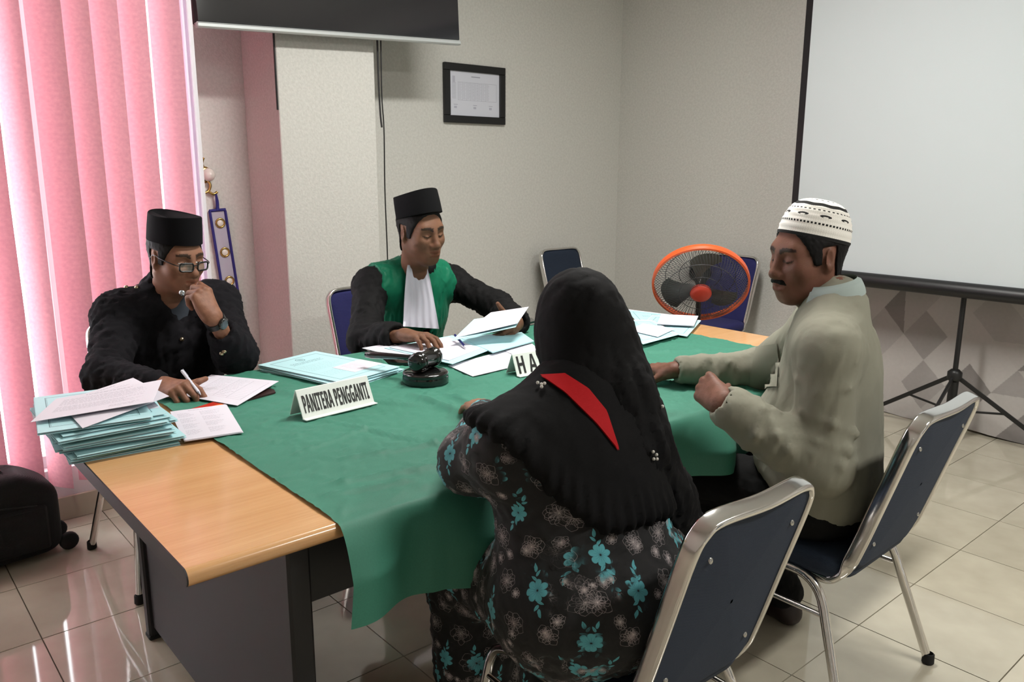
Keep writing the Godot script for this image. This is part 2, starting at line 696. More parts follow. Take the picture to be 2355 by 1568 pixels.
func build_window() -> void:
	var w := Node3D.new()
	w.name = "window_1"
	w.set_meta("kind", "structure")
	w.set_meta("label", "tall window behind pink vertical blinds")
	add_child(w)
	var fm := mat(Color(0.82, 0.82, 0.83), 0.4)
	for u in [-0.955, -0.42, 0.14, 0.70, 1.235]:
		part("mullion", box(mb(), uhv(u, 1.36, 3.63), Vector3(0.045, 2.48, 0.06), 0.003), fm, w)
	for h in [0.245, 2.575]:
		part("rail", box(mb(), uhv(0.14, h, 3.63), Vector3(2.24, 0.05, 0.06), 0.003), fm, w)
	for k in 4:
		part("pane", box(mb(), uhv(-0.69 + k * 0.555, 1.36, 3.635), Vector3(0.515, 2.38, 0.005)), M.pane, w)
	# vertical blind: every vane hangs by itself, turned a little, some gaps are open
	var b := thing("vertical_blind", "faded pink vertical window blind with daylight shining through its gaps", "blind")
	part("headrail", box(mb(), uhv(0.12, 2.72, 3.49), Vector3(2.30, 0.045, 0.05), 0.004), M.white_paint, b)
	# centre u, turn at top, turn at foot (degrees)
	var vanes := [[1.168, 42.0, 40.0], [1.035, 31.0, 33.0], [0.930, 30.0, 31.0], [0.830, 33.0, 30.0], [0.736, 30.0, 34.0], [0.612, 48.0, 60.0], [0.502, 38.0, 38.0]]
	for q in 13:
		vanes.append([0.381 - q * 0.109, rng.randf_range(26, 40), rng.randf_range(26, 42)])
	for q in vanes.size():
		var s: Array = vanes[q]
		var cu: float = s[0]
		var seed_u := q * 3.7
		var m := mb()
		var at := func(i: int, j: int, off: float) -> Vector3:
			var t := j / 24.0
			var x := (i / 6.0 - 0.5) * 0.127
			var a: float = deg_to_rad(lerp(s[2], s[1], t)) + 0.05 * noise.get_noise_2d(t * 2.0, seed_u)
			var bow := 0.006 * (1.0 - pow(x / 0.0635, 2.0)) + off
			var hang := 0.003 * noise.get_noise_2d(t * 3.0, seed_u + 9.0) * (1.0 - t)
			return uhv(cu + x * cos(a) - bow * sin(a) + hang, lerp(0.165, 2.69, t), 3.49 - (x * sin(a) + bow * cos(a)))
		grid(m, 6, 24, func(i, j): return at.call(i, j, 0.0))
		part("vane", m, M.blind, b)
	# the side light of the bay, beside the recess, has a blind of its own
	var w2 := Node3D.new()
	w2.name = "window_2"
	w2.set_meta("kind", "structure")
	w2.set_meta("label", "narrow side window of the bay beside the recess")
	add_child(w2)
	part("pane", box(mb(), uhv(1.262, 1.36, 3.99), Vector3(0.005, 2.48, 0.48)), M.pane, w2)
	for v in [3.755, 4.225]:
		part("mullion", box(mb(), uhv(1.262, 1.36, v), Vector3(0.03, 2.48, 0.02), 0.002), fm, w2)
	var b2 := thing("vertical_blind", "pink vertical blind inside the narrow side window of the bay", "blind")
	part("headrail", box(mb(), uhv(1.325, 2.72, 3.99), Vector3(0.04, 0.04, 0.52), 0.004), M.white_paint, b2)
	for q in 5:
		var m := mb()
		grid(m, 4, 12, func(i, j):
			var x: float = (i / 4.0 - 0.5) * 0.127
			return uhv(1.325 + x * 0.30 + 0.004 * (1.0 - pow(x / 0.0635, 2.0)), lerp(0.14, 2.70, j / 12.0), 3.785 + q * 0.104 + x * 0.954))
		part("vane", m, M.blind, b2)
	# gathered sheer curtain at the right jamb
	var c := mb()
	grid(c, 40, 30, func(i, j):
		var t: float = i / 40.0
		var y: float = j / 30.0
		var a: float = t * TAU * 3.0
		return uhv(1.212 + t * 0.064 + 0.004 * sin(a * 1.7), lerp(0.04, 2.72, y), 3.528 + 0.014 * sin(a) + 0.003 * noise.get_noise_2d(y * 3.0, t * 3.0)))
	single("curtain", c, M.curtain, "narrow white sheer curtain gathered beside the pink blind", "curtain")


# ================================================================= table and cloth
const T_U0 := 0.40
const T_U1 := 2.92
const T_V0 := 1.315
const T_V1 := 2.58
const T_H := 0.75


func build_table() -> void:
	var t := thing("conference_table", "long beech laminate table with dark grey panel legs", "table", uhv((T_U0 + T_U1) * 0.5, 0, (T_V0 + T_V1) * 0.5))
	var hw := (T_U1 - T_U0) * 0.5
	var hd := (T_V1 - T_V0) * 0.5
	# top with rounded (postformed) long edges
	var sec := PackedVector2Array()
	var r := 0.017
	for k in 9:
		var a := -PI * 0.5 + PI * k / 8.0
		sec.push_back(Vector2(hd - r + cos(a) * r, T_H - r + sin(a) * r))
	for k in 9:
		var a := PI * 0.5 + PI * k / 8.0
		sec.push_back(Vector2(-hd + r + cos(a) * r, T_H - r + sin(a) * r))
	var top := mb()
	# polygon lies in (z, y); extruded along x
	prism(top, sec, 2.0 * hw - 0.006, Transform3D(Basis(Vector3(0, 0, 1), Vector3(0, 1, 0), Vector3(-1, 0, 0)), Vector3(hw - 0.003, 0, 0)))
	part("tabletop", top, M.wood, t)
	for s in [-1.0, 1.0]:
		var e := mb()
		prism(e, sec, 0.003, Transform3D(Basis(Vector3(0, 0, 1), Vector3(0, 1, 0), Vector3(-1, 0, 0)), Vector3(s * hw + (0.003 if s < 0 else 0.0), 0, 0)))
		part("edge_band", e, M.dark_edge, t)
	for s in [-1.0, 1.0]:
		var x: float = s * (hw - 0.235)
		part("side_panel", box(mb(), Vector3(x, 0.37, 0.0), Vector3(0.022, 0.66, 1.02), 0.002), M.dark_panel, t)
		for z in [hd - 0.085, -hd + 0.15]:
			var post := mb()
			box(post, Vector3(x, 0.355, z), Vector3(0.05, 0.70, 0.04), 0.006)
			part("leg", post, M.dark_edge, t)
			part("foot", box(mb(), Vector3(x, 0.008, z), Vector3(0.054, 0.016, 0.046), 0.004), M.rubber, t)
	part("modesty_panel", box(mb(), Vector3(0, 0.632, hd - 0.105), Vector3(2.0 * (hw - 0.262), 0.165, 0.018), 0.002), M.dark_edge, t)
	part("beam", box(mb(), Vector3(0, 0.69, 0.0), Vector3(2.0 * (hw - 0.262), 0.05, 0.05), 0.004), M.dark_edge, t)
	build_cloth()


func ridge(x: float, w: float) -> float:
	return exp(-x * x / (w * w))


# distance from (u, v) to a crease line from a to b, faded at its ends
func crease(u: float, v: float, a: Vector2, b: Vector2, w: float) -> float:
	var d := b - a
	var t: float = clamp((Vector2(u, v) - a).dot(d) / d.length_squared(), -0.1, 1.1)
	var q := Vector2(u, v) - (a + d * t)
	var e := (Vector2(u, v) - a).dot(d) / d.length_squared()
	var fade: float = clamp(min(e, 1.0 - e) * 6.0 + 0.4, 0.0, 1.0)
	var side := signf(d.cross(q))
	var x := q.length() * side
	return (ridge(x, w) - 0.6 * ridge(x - w * 1.6, w * 1.1)) * fade


func cloth_hang(u: float) -> float:      # how far the front hangs below the table edge
	return 0.145 + 0.025 * sin(u * 2.1) + 0.012 * sin(u * 7.0)


func build_cloth() -> void:
	var creases := [
		[Vector2(0.98, 1.90), Vector2(1.16, 1.33), 0.008, 0.007], [Vector2(0.86, 1.62), Vector2(1.12, 1.55), 0.010, 0.006],
		[Vector2(0.78, 1.83), Vector2(0.98, 1.86), 0.008, 0.005], [Vector2(0.80, 1.72), Vector2(1.05, 1.78), 0.008, 0.005],
		[Vector2(1.30, 1.95), Vector2(1.28, 1.32), 0.016, 0.012], [Vector2(1.38, 1.90), Vector2(1.33, 1.32), 0.014, 0.010],
		[Vector2(0.95, 2.55), Vector2(1.05, 2.05), 0.010, 0.007], [Vector2(1.12, 2.05), Vector2(1.28, 1.80), 0.009, 0.007],
		[Vector2(0.76, 1.50), Vector2(1.02, 1.43), 0.010, 0.007], [Vector2(0.72, 1.45), Vector2(0.92, 1.40), 0.009, 0.006],
		[Vector2(1.48, 2.50), Vector2(1.42, 2.30), 0.012, 0.010], [Vector2(2.1, 2.0), Vector2(2.5, 1.75), 0.012, 0.006],
		[Vector2(1.75, 1.85), Vector2(2.2, 1.45), 0.010, 0.006], [Vector2(1.5, 1.75), Vector2(1.62, 1.35), 0.012, 0.008],
		[Vector2(1.95, 1.60), Vector2(2.15, 1.34), 0.012, 0.008], [Vector2(2.2, 2.4), Vector2(2.6, 2.3), 0.012, 0.006]]
	var m := mb()
	var nu := 220
	var nv := 170
	var u0 := 0.690
	var u1 := 2.69
	var back := 0.10
	var flat := T_V1 - T_V0
	var point := func(i: int, j: int) -> Vector3:
		var u := lerpf(u0, u1, i / float(nu))
		var hang := cloth_hang(u) + 0.03
		# s runs from the front hem (0) up, over the front edge, across, over the back edge
		var total := hang + flat + back
		var s := total * j / float(nv)
		var r := 0.022
		var p: Vector3
		var edge_u: float = u - 0.02 * clamp((hang - s) / hang, 0.0, 1.0) * (1.0 if u < 0.9 else 0.0)
		if s < hang:
			var dn := hang - s                      # distance below the edge line
			var dv := r * (1.0 - exp(-dn / 0.02))
			var amp: float = clamp(dn / 0.10, 0.0, 1.0)
			var fold := sin(u * 21.0 + 0.8 * sin(u * 5.0)) * 0.6 + sin(u * 34.0 + 1.3) * 0.3 + sin(u * 11.0) * 0.5
			dv += amp * (0.024 + 0.024 * fold)
			dv += amp * 0.045 * (ridge(u - 1.02, 0.09) + 0.7 * ridge(u - 1.82, 0.09))
			p = uhv(edge_u, T_H + 0.004 - dn + 0.5 * r * exp(-dn / 0.012) * 0.0, T_V0 - dv)
		elif s < hang + flat:
			var v := T_V0 + s - hang
			var h := T_H + 0.005
			for c in creases:
				h += 1.5 * c[3] * maxf(0.0, crease(u, v, c[0], c[1], c[2]))
			h += 0.0016 * (noise2.get_noise_2d(u * 7.0, v * 7.0) + 0.5) + 0.0009 * noise2.get_noise_2d(u * 24.0, v * 24.0)
			var wx := u + 0.05 * noise.get_noise_2d(u * 5.0, v * 5.0 + 40.0)
			var wv := v + 0.05 * noise.get_noise_2d(u * 5.0 + 70.0, v * 5.0)
			h += 0.0034 * pow(maxf(0.0, 1.0 - 5.0 * absf(noise.get_noise_2d(wx * 5.0 + wv * 2.0, wv * 3.0 - wx))), 2.0)
			h += 0.0018 * pow(maxf(0.0, 1.0 - 5.0 * absf(noise.get_noise_2d(wx * 9.0 - wv * 6.0 + 30.0, wv * 9.0 + wx * 3.0))), 2.0)
			var nearf: float = v - T_V0
			if nearf < 0.06:
				h -= 0.010 * pow(1.0 - nearf / 0.06, 2.0)
			var nearb: float = T_V1 - v
			if nearb < 0.05:
				h -= 0.006 * pow(1.0 - nearb / 0.05, 2.0)
			p = uhv(u, max(h, T_H + 0.0018), v)
		else:
			var dn: float = s - hang - flat
			p = uhv(u, T_H + 0.001 - dn, T_V1 + 0.012 + 0.008 * sin(u * 17.0) * dn / back)
		return p
	grid(m, nu, nv, point)
	single("tablecloth", m, M.cloth, "wrinkled green cloth draped over the middle of the table", "tablecloth")


# ================================================================= chairs
# local axes: front is -z, seat centre over the origin
func make_chair(label: String, group: String, fabric: Material) -> Node3D:
	var t := thing("stacking_chair", label, "chair", Vector3.ZERO, 0.0, group)
	# seat: a padded, rounded slab
	var s := mb()
	var rr := round_rect(0.42, 0.43, 0.07, 5)
	var n := rr.size()
	var lev := [[0.0, 0.395, 0.90], [0.0, 0.40, 0.97], [0.0, 0.415, 1.0], [0.0, 0.435, 1.0], [0.0, 0.45, 0.97], [0.0, 0.458, 0.90], [0.0, 0.463, 0.70], [0.0, 0.462, 0.0]]
	for k in lev.size():
		for q in n:
			s.vert(Vector3(rr[q].x * lev[k][2], lev[k][1] - 0.012 * smoothstep(-0.1, -0.215, -rr[q].y * lev[k][2]) * 0.0, -rr[q].y * lev[k][2] - 0.01))
	for k in lev.size() - 1:
		for q in n:
			var q2 := (q + 1) % n
			s.quad(k * n + q, k * n + q2, (k + 1) * n + q2, (k + 1) * n + q)
	var bot := []
	for q in n:
		bot.append(s.v[n - 1 - q])
	s.face(bot)
	part("seat", s, fabric, t)
	# backrest panel: slightly dished, leaning back
	var zb := func(h: float) -> float: return 0.205 + (h - 0.44) * 0.305
	var pw := 0.365
	var p := mb()
	var pr := round_rect(pw, 0.425, 0.055, 6)
	var pn := pr.size()
	var hc := 0.638
	var bz := func(q: Vector2, off: float) -> Vector3:
		var h := hc + q.y
		var dish: float = 0.011 * (1.0 - pow(q.x / 0.19, 2.0))
		return Vector3(q.x, h, zb.call(h) + off + dish)
	for lay in [[-0.022, 0.80], [-0.020, 0.93], [-0.010, 1.0], [0.006, 1.0], [0.007, 0.97], [0.007, 0.5], [0.007, 0.02]]:
		for q in pn:
			p.vert(bz.call(pr[q] * lay[1], lay[0]))
	for k in 6:
		for q in pn:
			var q2 := (q + 1) % pn
			p.quad(k * pn + q2 + 0, k * pn + q, (k + 1) * pn + q, (k + 1) * pn + q2)
	var k0 := p.v.size()
	for sc in [0.80, 0.4, 0.02]:
		for q in pn:
			p.vert(bz.call(pr[q] * sc, -0.022 - 0.008 * (0.80 - sc)))
	for k in 2:
		for q in pn:
			var q2 := (q + 1) % pn
			p.quad(k0 + k * pn + q, k0 + k * pn + q2, k0 + (k + 1) * pn + q2, k0 + (k + 1) * pn + q)
	for q in p.i.size() / 3:      # turned inside out above: front of the panel is -z
		var sw := p.i[q * 3 + 1]
		p.i[q * 3 + 1] = p.i[q * 3 + 2]
		p.i[q * 3 + 2] = sw
	var br := part("backrest", p, fabric, t)
	for sx in [-1.0, 1.0]:
		for hh in [0.775, 0.50]:
			var pt := Vector2(sx * 0.135, hh - hc)
			var at: Vector3 = bz.call(pt, 0.0075)
			part("screw", lathe(mb(), [Vector2(0.0, 0.003), Vector2(0.004, 0.0026), Vector2(0.0062, 0.001), Vector2(0.0066, 0.0)], 10, Transform3D(Basis(Vector3.RIGHT, PI * 0.5 - 0.29), at)), M.steel_leg, br)
	# chrome band round the back: up one side, over the top, down the other, then forward under the seat
	var loop := []
	var hw := pw * 0.5 + 0.004
	var top := hc + 0.2125 + 0.004
	var side_z := func(h: float) -> float: return zb.call(h) - 0.004
	var pts := []
	for sx in [-1.0, 1.0]:
		var run := [Vector3(sx * 0.175, 0.387, -0.02), Vector3(sx * 0.178, 0.384, 0.06), Vector3(sx * 0.182, 0.383, 0.135), Vector3(sx * 0.185, 0.398, 0.170), Vector3(sx * hw, 0.435, side_z.call(0.435) - 0.004), Vector3(sx * hw, 0.52, side_z.call(0.52)), Vector3(sx * hw, 0.65, side_z.call(0.65)), Vector3(sx * hw, top - 0.06, side_z.call(top - 0.06)), Vector3(sx * (hw - 0.016), top - 0.016, side_z.call(top - 0.016)), Vector3(sx * (hw - 0.055), top, side_z.call(top) + 0.001)]
		if sx > 0.0:
			run.reverse()
		pts.append_array(run)
		if sx < 0.0:
			pts.append(Vector3(0, top, side_z.call(top) + 0.008))
	var path := curve(pts, 5)
	var band := mb()
	var fr := frames(path, false, Vector3.RIGHT)
	# flat oval section: broad across the panel's thickness
	var sec := PackedVector2Array()
	for q in 12:
		var a := TAU * q / 12.0
		sec.push_back(Vector2(signf(cos(a)) * pow(absf(cos(a)), 0.6) * 0.019, signf(sin(a)) * pow(absf(sin(a)), 0.7) * 0.0085))
	var kk := band.v.size()
	for q in path.size():
		var a2: Vector3 = path[max(q - 1, 0)]
		var b2: Vector3 = path[min(q + 1, path.size() - 1)]
		var tt := (b2 - a2).normalized()
		var inn := Vector3(-signf(path[q].x), 0, 0) if absf(path[q].x) > hw - 0.02 else Vector3(-path[q].x * 3.0, -1.0, -0.3).normalized()
		if path[q].y < 0.46:
			inn = Vector3(0, 0.9, -0.4).lerp(inn, clamp((path[q].y - 0.40) / 0.06, 0, 1))
		inn = (inn - tt * inn.dot(tt)).normalized()
		var wide := tt.cross(inn)
		var thin := 1.0 if path[q].y > 0.46 else lerpf(0.62, 1.0, clamp((path[q].y - 0.40) / 0.06, 0, 1))
		for e in 12:
			band.vert(path[q] + wide * sec[e].x * thin + inn * sec[e].y * (2.0 - thin))
	for q in path.size() - 1:
		for e in 12:
			var e2 := (e + 1) % 12
			band.quad(kk + q * 12 + e, kk + q * 12 + e2, kk + (q + 1) * 12 + e2, kk + (q + 1) * 12 + e)
	part("back_frame", band, M.chrome, t)
	# legs: one bent tube each side of the seat, front foot to rear foot
	for sx in [-1.0, 1.0]:
		var lp := bent([Vector3(sx * 0.245, 0.02, -0.265), Vector3(sx * 0.205, 0.392, -0.205), Vector3(sx * 0.205, 0.392, 0.135), Vector3(sx * 0.262, 0.02, 0.262)], 0.075, 7)
		part("leg", tube(mb(), lp, 0.0125, 12), M.chrome, t)
		part("stretcher", tube(mb(), PackedVector3Array([Vector3(sx * 0.216, 0.30, -0.218), Vector3(sx * 0.220, 0.30, 0.168)]), 0.0075, 8), M.chrome, t)
		for z in [-0.267, 0.266]:
			part("foot", lathe(mb(), [Vector2(0.0, 0.0), Vector2(0.014, 0.0), Vector2(0.0175, 0.004), Vector2(0.0165, 0.03), Vector2(0.0125, 0.033)], 12, Transform3D(Basis.IDENTITY, Vector3(sx * (0.246 if z < 0 else 0.263), 0.0, z))), M.rubber, t)
	part("cross_bar", tube(mb(), PackedVector3Array([Vector3(-0.205, 0.385, -0.12), Vector3(0.205, 0.385, -0.12)]), 0.009, 8), M.steel_leg, t)
	part("cross_bar", tube(mb(), PackedVector3Array([Vector3(-0.205, 0.385, 0.09), Vector3(0.205, 0.385, 0.09)]), 0.009, 8), M.steel_leg, t)
	return t


func copy_chair(src: Node3D, label: String, at: Vector3, turn: float, fabric: Material) -> void:
	var c: Node3D = src.duplicate()
	c.name = numbered("stacking_chair")
	add_child(c)
	c.position = at
	c.rotation.y = turn
	c.set_meta("label", label)
	for p in c.get_children():
		if p.name.begins_with("seat") or p.name.begins_with("backrest"):
			p.material_override = fabric


func build_chairs() -> void:
	var g := "blue chrome-framed stacking chairs in the hearing room"
	var c := make_chair("blue chrome-framed chair under the woman in black", g, M.blue)
	c.position = uhv(1.21, 0, 1.05)
	c.rotation.y = deg_to_rad(-2.0)
	copy_chair(c, "blue chrome-framed chair under the man in the grey-green shirt", uhv(2.05, 0, 1.07), deg_to_rad(1.5), M.blue)
	copy_chair(c, "blue chrome-framed chair under the man writing by the window", uhv(0.90, 0, 2.93), PI, M.indigo)
	copy_chair(c, "blue chrome-framed chair under the man in the green and black robe", uhv(1.97, 0, 3.09), PI, M.indigo)
	copy_chair(c, "empty blue chrome-framed chair against the back wall below the framed certificate", uhv(4.02, 0, 3.84), PI, M.blue)
	copy_chair(c, "empty blue chrome-framed chair behind the orange fan in the corner", uhv(4.30, 0, 3.10), deg_to_rad(90.0), M.indigo)
	c.scale = Vector3(0.90, 1, 1)


# ================================================================= on the walls
func build_wall_things() -> void:
	# television on a bracket at the pillar; hangs a touch askew
	var tv := thing("television", "large black flat television with a silver lower edge on the pillar", "television", uhv(2.127, 2.057, 3.79))
	tv.rotation.z = atan2(0.062, 1.464)
	part("back_shell", box(mb(), Vector3(0, 0.44, -0.005), Vector3(1.463, 0.86, 0.045), 0.01), M.black_plastic, tv)
	var scr := mat(Color(0.14, 0.14, 0.155), 0.10)
	scr.metallic_specular = 0.7
	part("screen", box(mb(), Vector3(0, 0.447, 0.020), Vector3(1.445, 0.835, 0.008), 0.002), scr, tv)
	part("lower_bezel", box(mb(), Vector3(0, 0.014, 0.012), Vector3(1.464, 0.026, 0.034), 0.007), mat(Color(0.78, 0.80, 0.80), 0.3, 0.4), tv)
	part("bracket", box(mb(), Vector3(0, 0.45, -0.05), Vector3(0.5, 0.4, 0.045), 0.004), M.black_plastic, tv)
	# two leads hang down the pillar's right edge
	var c1 := curve([uhv(2.395, 2.10, 3.855), uhv(2.392, 1.80, 3.857), uhv(2.400, 1.62, 3.858), uhv(2.394, 1.30, 3.857), uhv(2.398, 0.9, 3.857), uhv(2.394, 0.35, 3.857), uhv(2.40, 0.012, 3.85)], 8)
	single("cable", tube(mb(), c1, 0.0035, 6), M.black_plastic, "thin black cable running down beside the pillar to the floor", "cable")
	var c2 := curve([uhv(2.377, 2.10, 3.862), uhv(2.379, 1.85, 3.863), uhv(2.384, 1.70, 3.863), uhv(2.389, 1.635, 3.861)], 8)
	single("cable", tube(mb(), c2, 0.005, 6), mat(Color(0.16, 0.16, 0.16), 0.5), "short grey cable under the television ending halfway down the pillar", "cable")
	# conduit at the pillar's left edge, top
	single("cable_duct", box(mb(), uhv(1.806, 2.3, 3.878), Vector3(0.006, 1.2, 0.012), 0.001), M.black_plastic, "thin black strip along the upper left edge of the pillar", "strip")
	# certificate
	var fr := thing("picture_frame", "black framed certificate hanging on the back wall", "picture", uhv(3.347, 1.886, 4.278))
	var w := 0.497
	var h := 0.362
	var fw := 0.045
	for d in [[Vector3(0, h * 0.5 - fw * 0.5, 0.012), Vector3(w, fw, 0.024)], [Vector3(0, -h * 0.5 + fw * 0.5, 0.012), Vector3(w, fw, 0.024)], [Vector3(-w * 0.5 + fw * 0.5, 0, 0.012), Vector3(fw, h - 2 * fw, 0.024)], [Vector3(w * 0.5 - fw * 0.5, 0, 0.012), Vector3(fw, h - 2 * fw, 0.024)]]:
		part("frame_bar", box(mb(), d[0], d[1], 0.003), M.black_plastic, fr)
	var cm := mat(Color.WHITE, 0.25)
	cm.albedo_texture = tex(certificate_image())
	part("certificate", prism(mb(), PackedVector2Array([Vector2(-w * 0.5 + fw, -h * 0.5 + fw), Vector2(w * 0.5 - fw, -h * 0.5 + fw), Vector2(w * 0.5 - fw, h * 0.5 - fw), Vector2(-w * 0.5 + fw, h * 0.5 - fw)]), 0.008, Transform3D(Basis.IDENTITY, Vector3(0, 0, 0.001))), cm, fr)
	# curtain hold-back: gilt hook with a pearl knob
	var k := thing("tieback_hook", "gilt curtain tieback hook with a pearl knob in the recess", "hook", uhv(1.568, 1.385, 4.28))
	part("back_plate", lathe(mb(), [Vector2(0.0, 0.012), Vector2(0.03, 0.010), Vector2(0.042, 0.003), Vector2(0.043, 0.0)], 20, Transform3D(Basis(Vector3.RIGHT, PI * 0.5), Vector3.ZERO)), M.brass, k)
	part("knob", lathe(mb(), [Vector2(0.0, -0.034), Vector2(0.014, -0.031), Vector2(0.027, -0.021), Vector2(0.034, 0.0), Vector2(0.027, 0.021), Vector2(0.014, 0.031), Vector2(0.0, 0.034)], 18, Transform3D(Basis(Vector3.RIGHT, PI * 0.5), Vector3(0.008, 0.0, 0.042))), mat(Color(0.86, 0.83, 0.80), 0.25), k)
	part("finial", tube(mb(), curve([Vector3(-0.002, 0.035, 0.012), Vector3(-0.012, 0.055, 0.016), Vector3(-0.006, 0.078, 0.018), Vector3(-0.002, 0.085, 0.018)], 5), 0.006, 8), M.brass, k)
	part("arm", tube(mb(), curve([Vector3(0.012, -0.03, 0.012), Vector3(0.022, -0.055, 0.016), Vector3(0.008, -0.085, 0.016), Vector3(-0.03, -0.095, 0.018), Vector3(-0.052, -0.108, 0.018)], 5), 0.007, 8), M.brass, k)
	part("arm", tube(mb(), curve([Vector3(0.008, -0.085, 0.016), Vector3(0.035, -0.100, 0.018), Vector3(0.055, -0.088, 0.018)], 5), 0.007, 8), M.brass, k)
	# hanging strip with a blue border and brass eyelets
	var o := thing("hanging_ornament", "narrow pale hanging strip with a blue border and brass eyelets", "ornament", uhv(1.612, 1.29, 4.262))
	var lean := 0.055
	var L := 0.62
	var body := mb()
	var poly := PackedVector2Array([Vector2(-0.038, -0.09), Vector2(-0.038 + lean, -0.09 - L), Vector2(0.044 + lean, -0.09 - L), Vector2(0.044, -0.09)])
	prism(body, poly, 0.004)
	part("panel", body, mat(Color(0.66, 0.65, 0.70), 0.8), o)
	var blue := mat(Color(0.12, 0.11, 0.42), 0.7)
	for e in [[Vector3(-0.038, -0.09, 0.005), Vector3(-0.038 + lean, -0.09 - L, 0.005)], [Vector3(0.044, -0.09, 0.005), Vector3(0.044 + lean, -0.09 - L, 0.005)], [Vector3(-0.040, -0.09, 0.005), Vector3(0.046, -0.085, 0.005)]]:
		part("border", tube(mb(), PackedVector3Array(e), 0.0075, 8), blue, o)
	part("strap", tube(mb(), curve([Vector3(0.003, -0.088, 0.006), Vector3(0.004, -0.05, 0.008), Vector3(-0.001, -0.005, 0.012)], 5), [0.012, 0.011, 0.010, 0.009, 0.009, 0.009, 0.009, 0.008, 0.007, 0.006, 0.006], 8), blue, o)
	for q in 4:
		var f := 0.115 + q * 0.155
		var at := Vector3(0.003 + lean * f / L * 1.0, -0.09 - f + 0.05, 0.006)
		var ring := PackedVector3Array()
		for s in 20:
			ring.push_back(at + Vector3(cos(TAU * s / 20.0), sin(TAU * s / 20.0), 0) * 0.022)
		var ey := part("eyelet", tube(mb(), ring, 0.0055, 8, true), M.brass, o)
		part("button", lathe(mb(), [Vector2(0.0, 0.006), Vector2(0.014, 0.004), Vector2(0.018, 0.0)], 16, Transform3D(Basis(Vector3.RIGHT, PI * 0.5), at - Vector3(0, 0, 0.002))), mat(Color(0.86, 0.84, 0.80), 0.4), ey)


func certificate_image() -> Image:
	var im := Image.create(512, 352, false, Image.FORMAT_RGB8)
	im.fill(Color(0.82, 0.83, 0.87))
	var g := Color(0.62, 0.63, 0.68)
	im.fill_rect(Rect2i(220, 34, 90, 8), g)
	im.fill_rect(Rect2i(30, 40, 26, 50), Color(0.72, 0.72, 0.77))
	for r in 12:
		var y := 92 + r * 11
		im.fill_rect(Rect2i(24, y, 40, 3), g)
		for c in [90, 132, 176, 214, 252, 290, 330, 372]:
			im.fill_rect(Rect2i(c, y, 24 + (c * 7 + r * 5) % 9, 3), g.lerp(Color(0.8, 0.8, 0.85), 0.35))
	for c in [84, 126, 170, 208, 246, 284, 324, 366, 480]:
		im.fill_rect(Rect2i(c, 84, 2, 142), g)
	for y in [84, 226]:
		im.fill_rect(Rect2i(84, y, 398, 2), g)
	for c in [40, 236, 400]:
		im.fill_rect(Rect2i(c, 262, 40, 4), g)
		im.fill_rect(Rect2i(c + 4, 276, 28, 18), Color(0.70, 0.70, 0.76))
	return im


# ================================================================= projection screen and backdrop
func build_screen() -> void:
	var t := thing("projection_screen", "white tripod projection screen with a black border", "screen", uhv(4.40, 0, 1.60))
	var fab := mat(Color(0.78, 0.81, 0.82), 0.8)
	# local: v runs along -z. half width 0.985
	part("fabric", box(mb(), Vector3(0, 1.70, 0), Vector3(0.002, 1.68, 1.90)), fab, t)
	for s in [-1.0, 1.0]:
		part("side_border", box(mb(), Vector3(-0.0005, 1.70, s * 0.965), Vector3(0.003, 1.68, 0.04)), M.black_plastic, t)
	part("bottom_bar", tube(mb(), PackedVector3Array([Vector3(0.0, 0.822, -0.99), Vector3(0.0, 0.822, 0.99)]), 0.040, 16), M.black_plastic, t)
	part("top_case", box(mb(), Vector3(0, 2.58, 0), Vector3(0.09, 0.10, 2.06), 0.02), M.black_plastic, t)
	part("pole", tube(mb(), PackedVector3Array([Vector3(0.055, 0.13, 0), Vector3(0.055, 2.6, 0)]), 0.013, 12), M.black_plastic, t)
	part("collar", lathe(mb(), [Vector2(0.0, 0.0), Vector2(0.03, 0.0), Vector2(0.036, 0.01), Vector2(0.036, 0.045), Vector2(0.02, 0.06), Vector2(0.0, 0.06)], 14, Transform3D(Basis.IDENTITY, Vector3(0.055, 0.335, 0))), M.black_plastic, t)
	part("lower_sleeve", lathe(mb(), [Vector2(0.0, 0.12), Vector2(0.024, 0.12), Vector2(0.024, 0.33), Vector2(0.0, 0.33)], 14, Transform3D(Basis.IDENTITY, Vector3(0.055, 0.0, 0)), true), M.black_plastic, t)
	for f in [Vector3(0.22, 0.012, -0.52), Vector3(0.22, 0.012, 0.48), Vector3(-0.50, 0.012, 0.02)]:
		var hub := Vector3(0.055, 0.365, 0)
		var lg := part("leg", box_bar(hub, f, 0.022, 0.012), M.black_plastic, t)
		var mid: Vector3 = hub.lerp(f, 0.5)
		part("brace", box_bar(mid, Vector3(0.055, 0.17, 0), 0.012, 0.006), M.black_plastic, lg)
		part("foot_cap", box(mb(), f + Vector3(0, 0.0, 0), Vector3(0.03, 0.022, 0.03), 0.005), M.rubber, lg)
	# printed backdrop with grey diamonds, hanging in front of the wall down to the floor
	var im := backdrop_image()
	var bm := mat(Color(1, 1, 1), 0.7)
	bm.albedo_texture = tex(im)
	var b := mb()
	grid(b, 60, 24, func(i, j):
		var s: float = i / 60.0
		var y: float = j / 24.0
		var low: float = pow(1.0 - y, 3.0)
		return uhv(4.722 - 0.012 * noise.get_noise_2d(s * 7.0, y * 2.0) - low * 0.022 * (1.0 + noise.get_noise_2d(s * 11.0, 3.0)), 0.008 + y * 2.3 + 0.006 * low * sin(s * 31.0), lerp(2.46, -1.0, s)))
	single("backdrop", b, bm, "pale grey printed backdrop with a pattern of darker diamonds and triangles", "backdrop")


